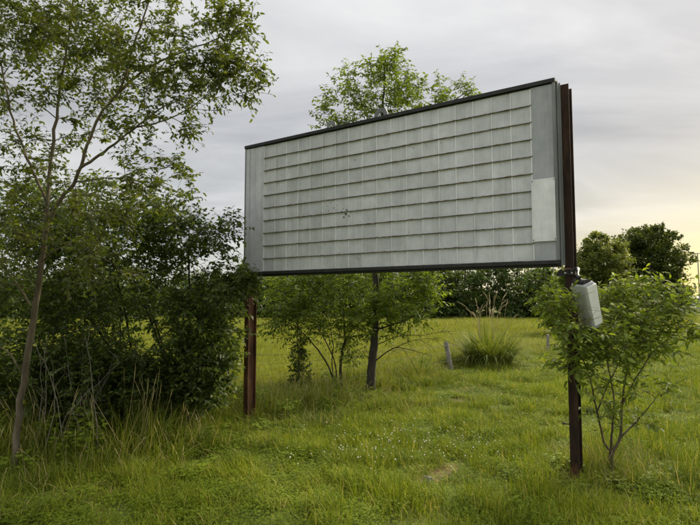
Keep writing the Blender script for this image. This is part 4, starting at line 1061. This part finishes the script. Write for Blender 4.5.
rgf = np.random.default_rng(101)
Y = 47
far_tree('oak_tree', 'tall dark round-crowned tree against the yellow sky at far right', [*at(655, 300, Y)[:2], 0],
         [lobe(650, 256, Y, 27, 28, 3.0, 60, .3), lobe(636, 246, Y, 17, 18, 2, 30, .3), lobe(668, 264, Y, 16, 26, 2, 34, .3), lobe(650, 237, Y, 18, 13, 2, 22, .3), lobe(655, 294, Y, 32, 24, 3, 46, .3), lobe(676, 290, Y, 12, 24, 1.5, 18, .3), lobe(632, 285, Y, 20, 28, 2, 30, .3)],
         M['leaf_oak'], rgf, 42000, (.15, .28), 1.6, .22)
Y = 44
far_tree('maple_tree', 'olive green broad tree left of the dark round-crowned tree', [*at(602, 300, Y)[:2], 0],
         [lobe(603, 262, Y, 22, 24, 2.4, 50, .3), lobe(588, 268, Y, 18, 28, 2, 40, .3), lobe(575, 280, Y, 14, 26, 1.6, 26, .3), lobe(616, 272, Y, 16, 28, 2, 34, .3), lobe(598, 244, Y, 14, 13, 1.2, 20, .3), lobe(612, 250, Y, 10, 12, 1.2, 12, .3), lobe(602, 298, Y, 32, 22, 2.4, 50, .3)],
         M['leaf_maple'], rgf, 32000, (.13, .25), 1.4, .18)
Y = 36
far_tree('pale_bush', 'yellowish green bush below the gap between the two far right trees', [*at(628, 300, Y)[:2], 0],
         [lobe(630, 292, Y, 20, 18, 1.3, 30, .3), lobe(644, 303, Y, 18, 15, 1.2, 20, .3), lobe(614, 302, Y, 18, 15, 1.2, 20, .3)], M['leaf_olive'], rgf, 15000, (.1, .18), .5, .08, cat='bush')
Y = 24
far_tree('hedge_bush', 'light green bush behind the right post above the short fence post', [*at(563, 300, Y)[:2], 0],
         [lobe(563, 296, Y, 18, 22, 1.1, 40, .3), lobe(575, 290, Y, 12, 20, .8, 22, .3), lobe(550, 310, Y, 12, 18, .8, 22, .3), lobe(572, 318, Y, 18, 14, .9, 18, .3)], M['leaf_mid'], rgf, 12000, (.08, .16), .8, .06, cat='bush')
Y = 55
far_tree('low_bush', 'low dark bush in front of the far light poles', [*at(683, 305, Y)[:2], 0],
         [lobe(683, 311, Y, 12, 8, 1.0, 20, .3), lobe(694, 314, Y, 10, 5, 1.0, 14, .3)], M['leaf_oak'], rgf, 2500, (.12, .22), .4, .06, cat='bush')

def build_hedgerow():
    rg = np.random.default_rng(111); lobes = []; X = -40.0
    VV = []; FF = []; nv = 0
    while X < 22:
        Yc = 44 + rg.uniform(-1.5, 2.5) + .05 * X; h = rg.uniform(4.3, 5.6) if X > -9 else rg.uniform(2.6, 4.2)
        if X > 14: h = rg.uniform(4.2, 5.2)
        w = rg.uniform(1.4, 2.3)
        lobes += [((X, Yc, h * .52), (w, 1.7, h * .5), 30, .35), ((X + rg.uniform(-.8, .8), Yc - .8, h * .28), (w, 1.3, h * .28), 18, .35), ((X + rg.uniform(-.8, .8), Yc - 1.2, .55), (w * 1.1, 1.0, .75), 12, .3), ((X + rg.uniform(-.8, .8), Yc + 2.5, h * .55), (w * 1.2, 1.2, h * .55), 20, .2)]
        p = catmull([[X, Yc, -.1], [X + .1, Yc, h * .4], [X + .2, Yc, h * .8]], 4); V, F = tubes(p[None], np.linspace(.11, .03, len(p))[None], 6); VV.append(V); FF.append(F + nv); nv += len(V)
        X += rg.uniform(1.3, 2.4)
    P, AX, tint = crown_leaves(lobes, 230000, rg, None)
    Ll = rg.uniform(.16, .32, len(P)); NR = rg.normal(size=(len(P), 3)) * .5 + [0, 0, .8]
    V, F = leaf_mesh(P, AX, NR, Ll, Ll * .62, LEAF_LOW, .1)
    root = empty('hedgerow', (0, 44, 0)); tag(root, 'dark hedgerow of merged trees closing the far side of the field', 'hedgerow', kind='stuff')
    off = np.array([0, 44.0, 0])
    o = mesh_obj('foliage', V - off, F, M['leaf_far'], root, {'tint': np.repeat(tint, 4)}, smooth=True); o['kind'] = 'stuff'
    o = mesh_obj('trunks', np.vstack(VV) - off, np.vstack(FF), M['bark_dark'], root, smooth=True); o['kind'] = 'stuff'
build_hedgerow()

# ------------------------------------------------------------------ far right: light poles and a low shed
M['galv'] = noisy_mat('galvanised', [(0.3, (0.22, 0.22, 0.22)), (0.7, (0.36, 0.36, 0.36))], 3, .6)
def light_pole(px, py, Y, label, arm):
    p = at(px, py, Y); h = p[2]; t = empty('light_pole', (p[0], p[1], 0)); tag(t, label, 'light pole', 'light poles beyond the far trees')
    m = MB(); m.tube([(0, 0, -.1), (0, 0, h * .5), (0, 0, h)], [.09, .075, .06], 8); m.build('pole', M['galv'], t)
    m = MB(); m.tube([(-arm, 0, h - .05), (arm, 0, h - .05)], [.05, .05], 6); m.build('arm', M['galv'], t)
    for s in (-1, 1):
        m = MB(); m.box(s * arm - .32, s * arm + .32, -.2, .2, h - .02, h + .14); m.build('lamp_head', M['black_trim'], t, .03)
light_pole(697.5, 253, 70, 'taller light pole with twin lamp heads at the right edge', .85)
light_pole(692.5, 291, 120, 'shorter light pole above the low grey shed', .7)
def build_shed():
    p = at(708, 300, 95); t = empty('low_shed', (p[0], p[1], 0)); tag(t, 'long low dark grey shed on the horizon at far right', 'shed')
    m = MB(); m.box(-4.5, 6, -2, 2, -.1, 1.7); m.build('wall', M['cabinet'], t)
    m = MB(); m.prism([(-2.3, 1.702), (2.3, 1.702), (2.3, 1.76), (0, 2.35), (-2.3, 1.76)], 0, -4.8, 6.3); m.build('roof', M['black_trim'], t)
build_shed()
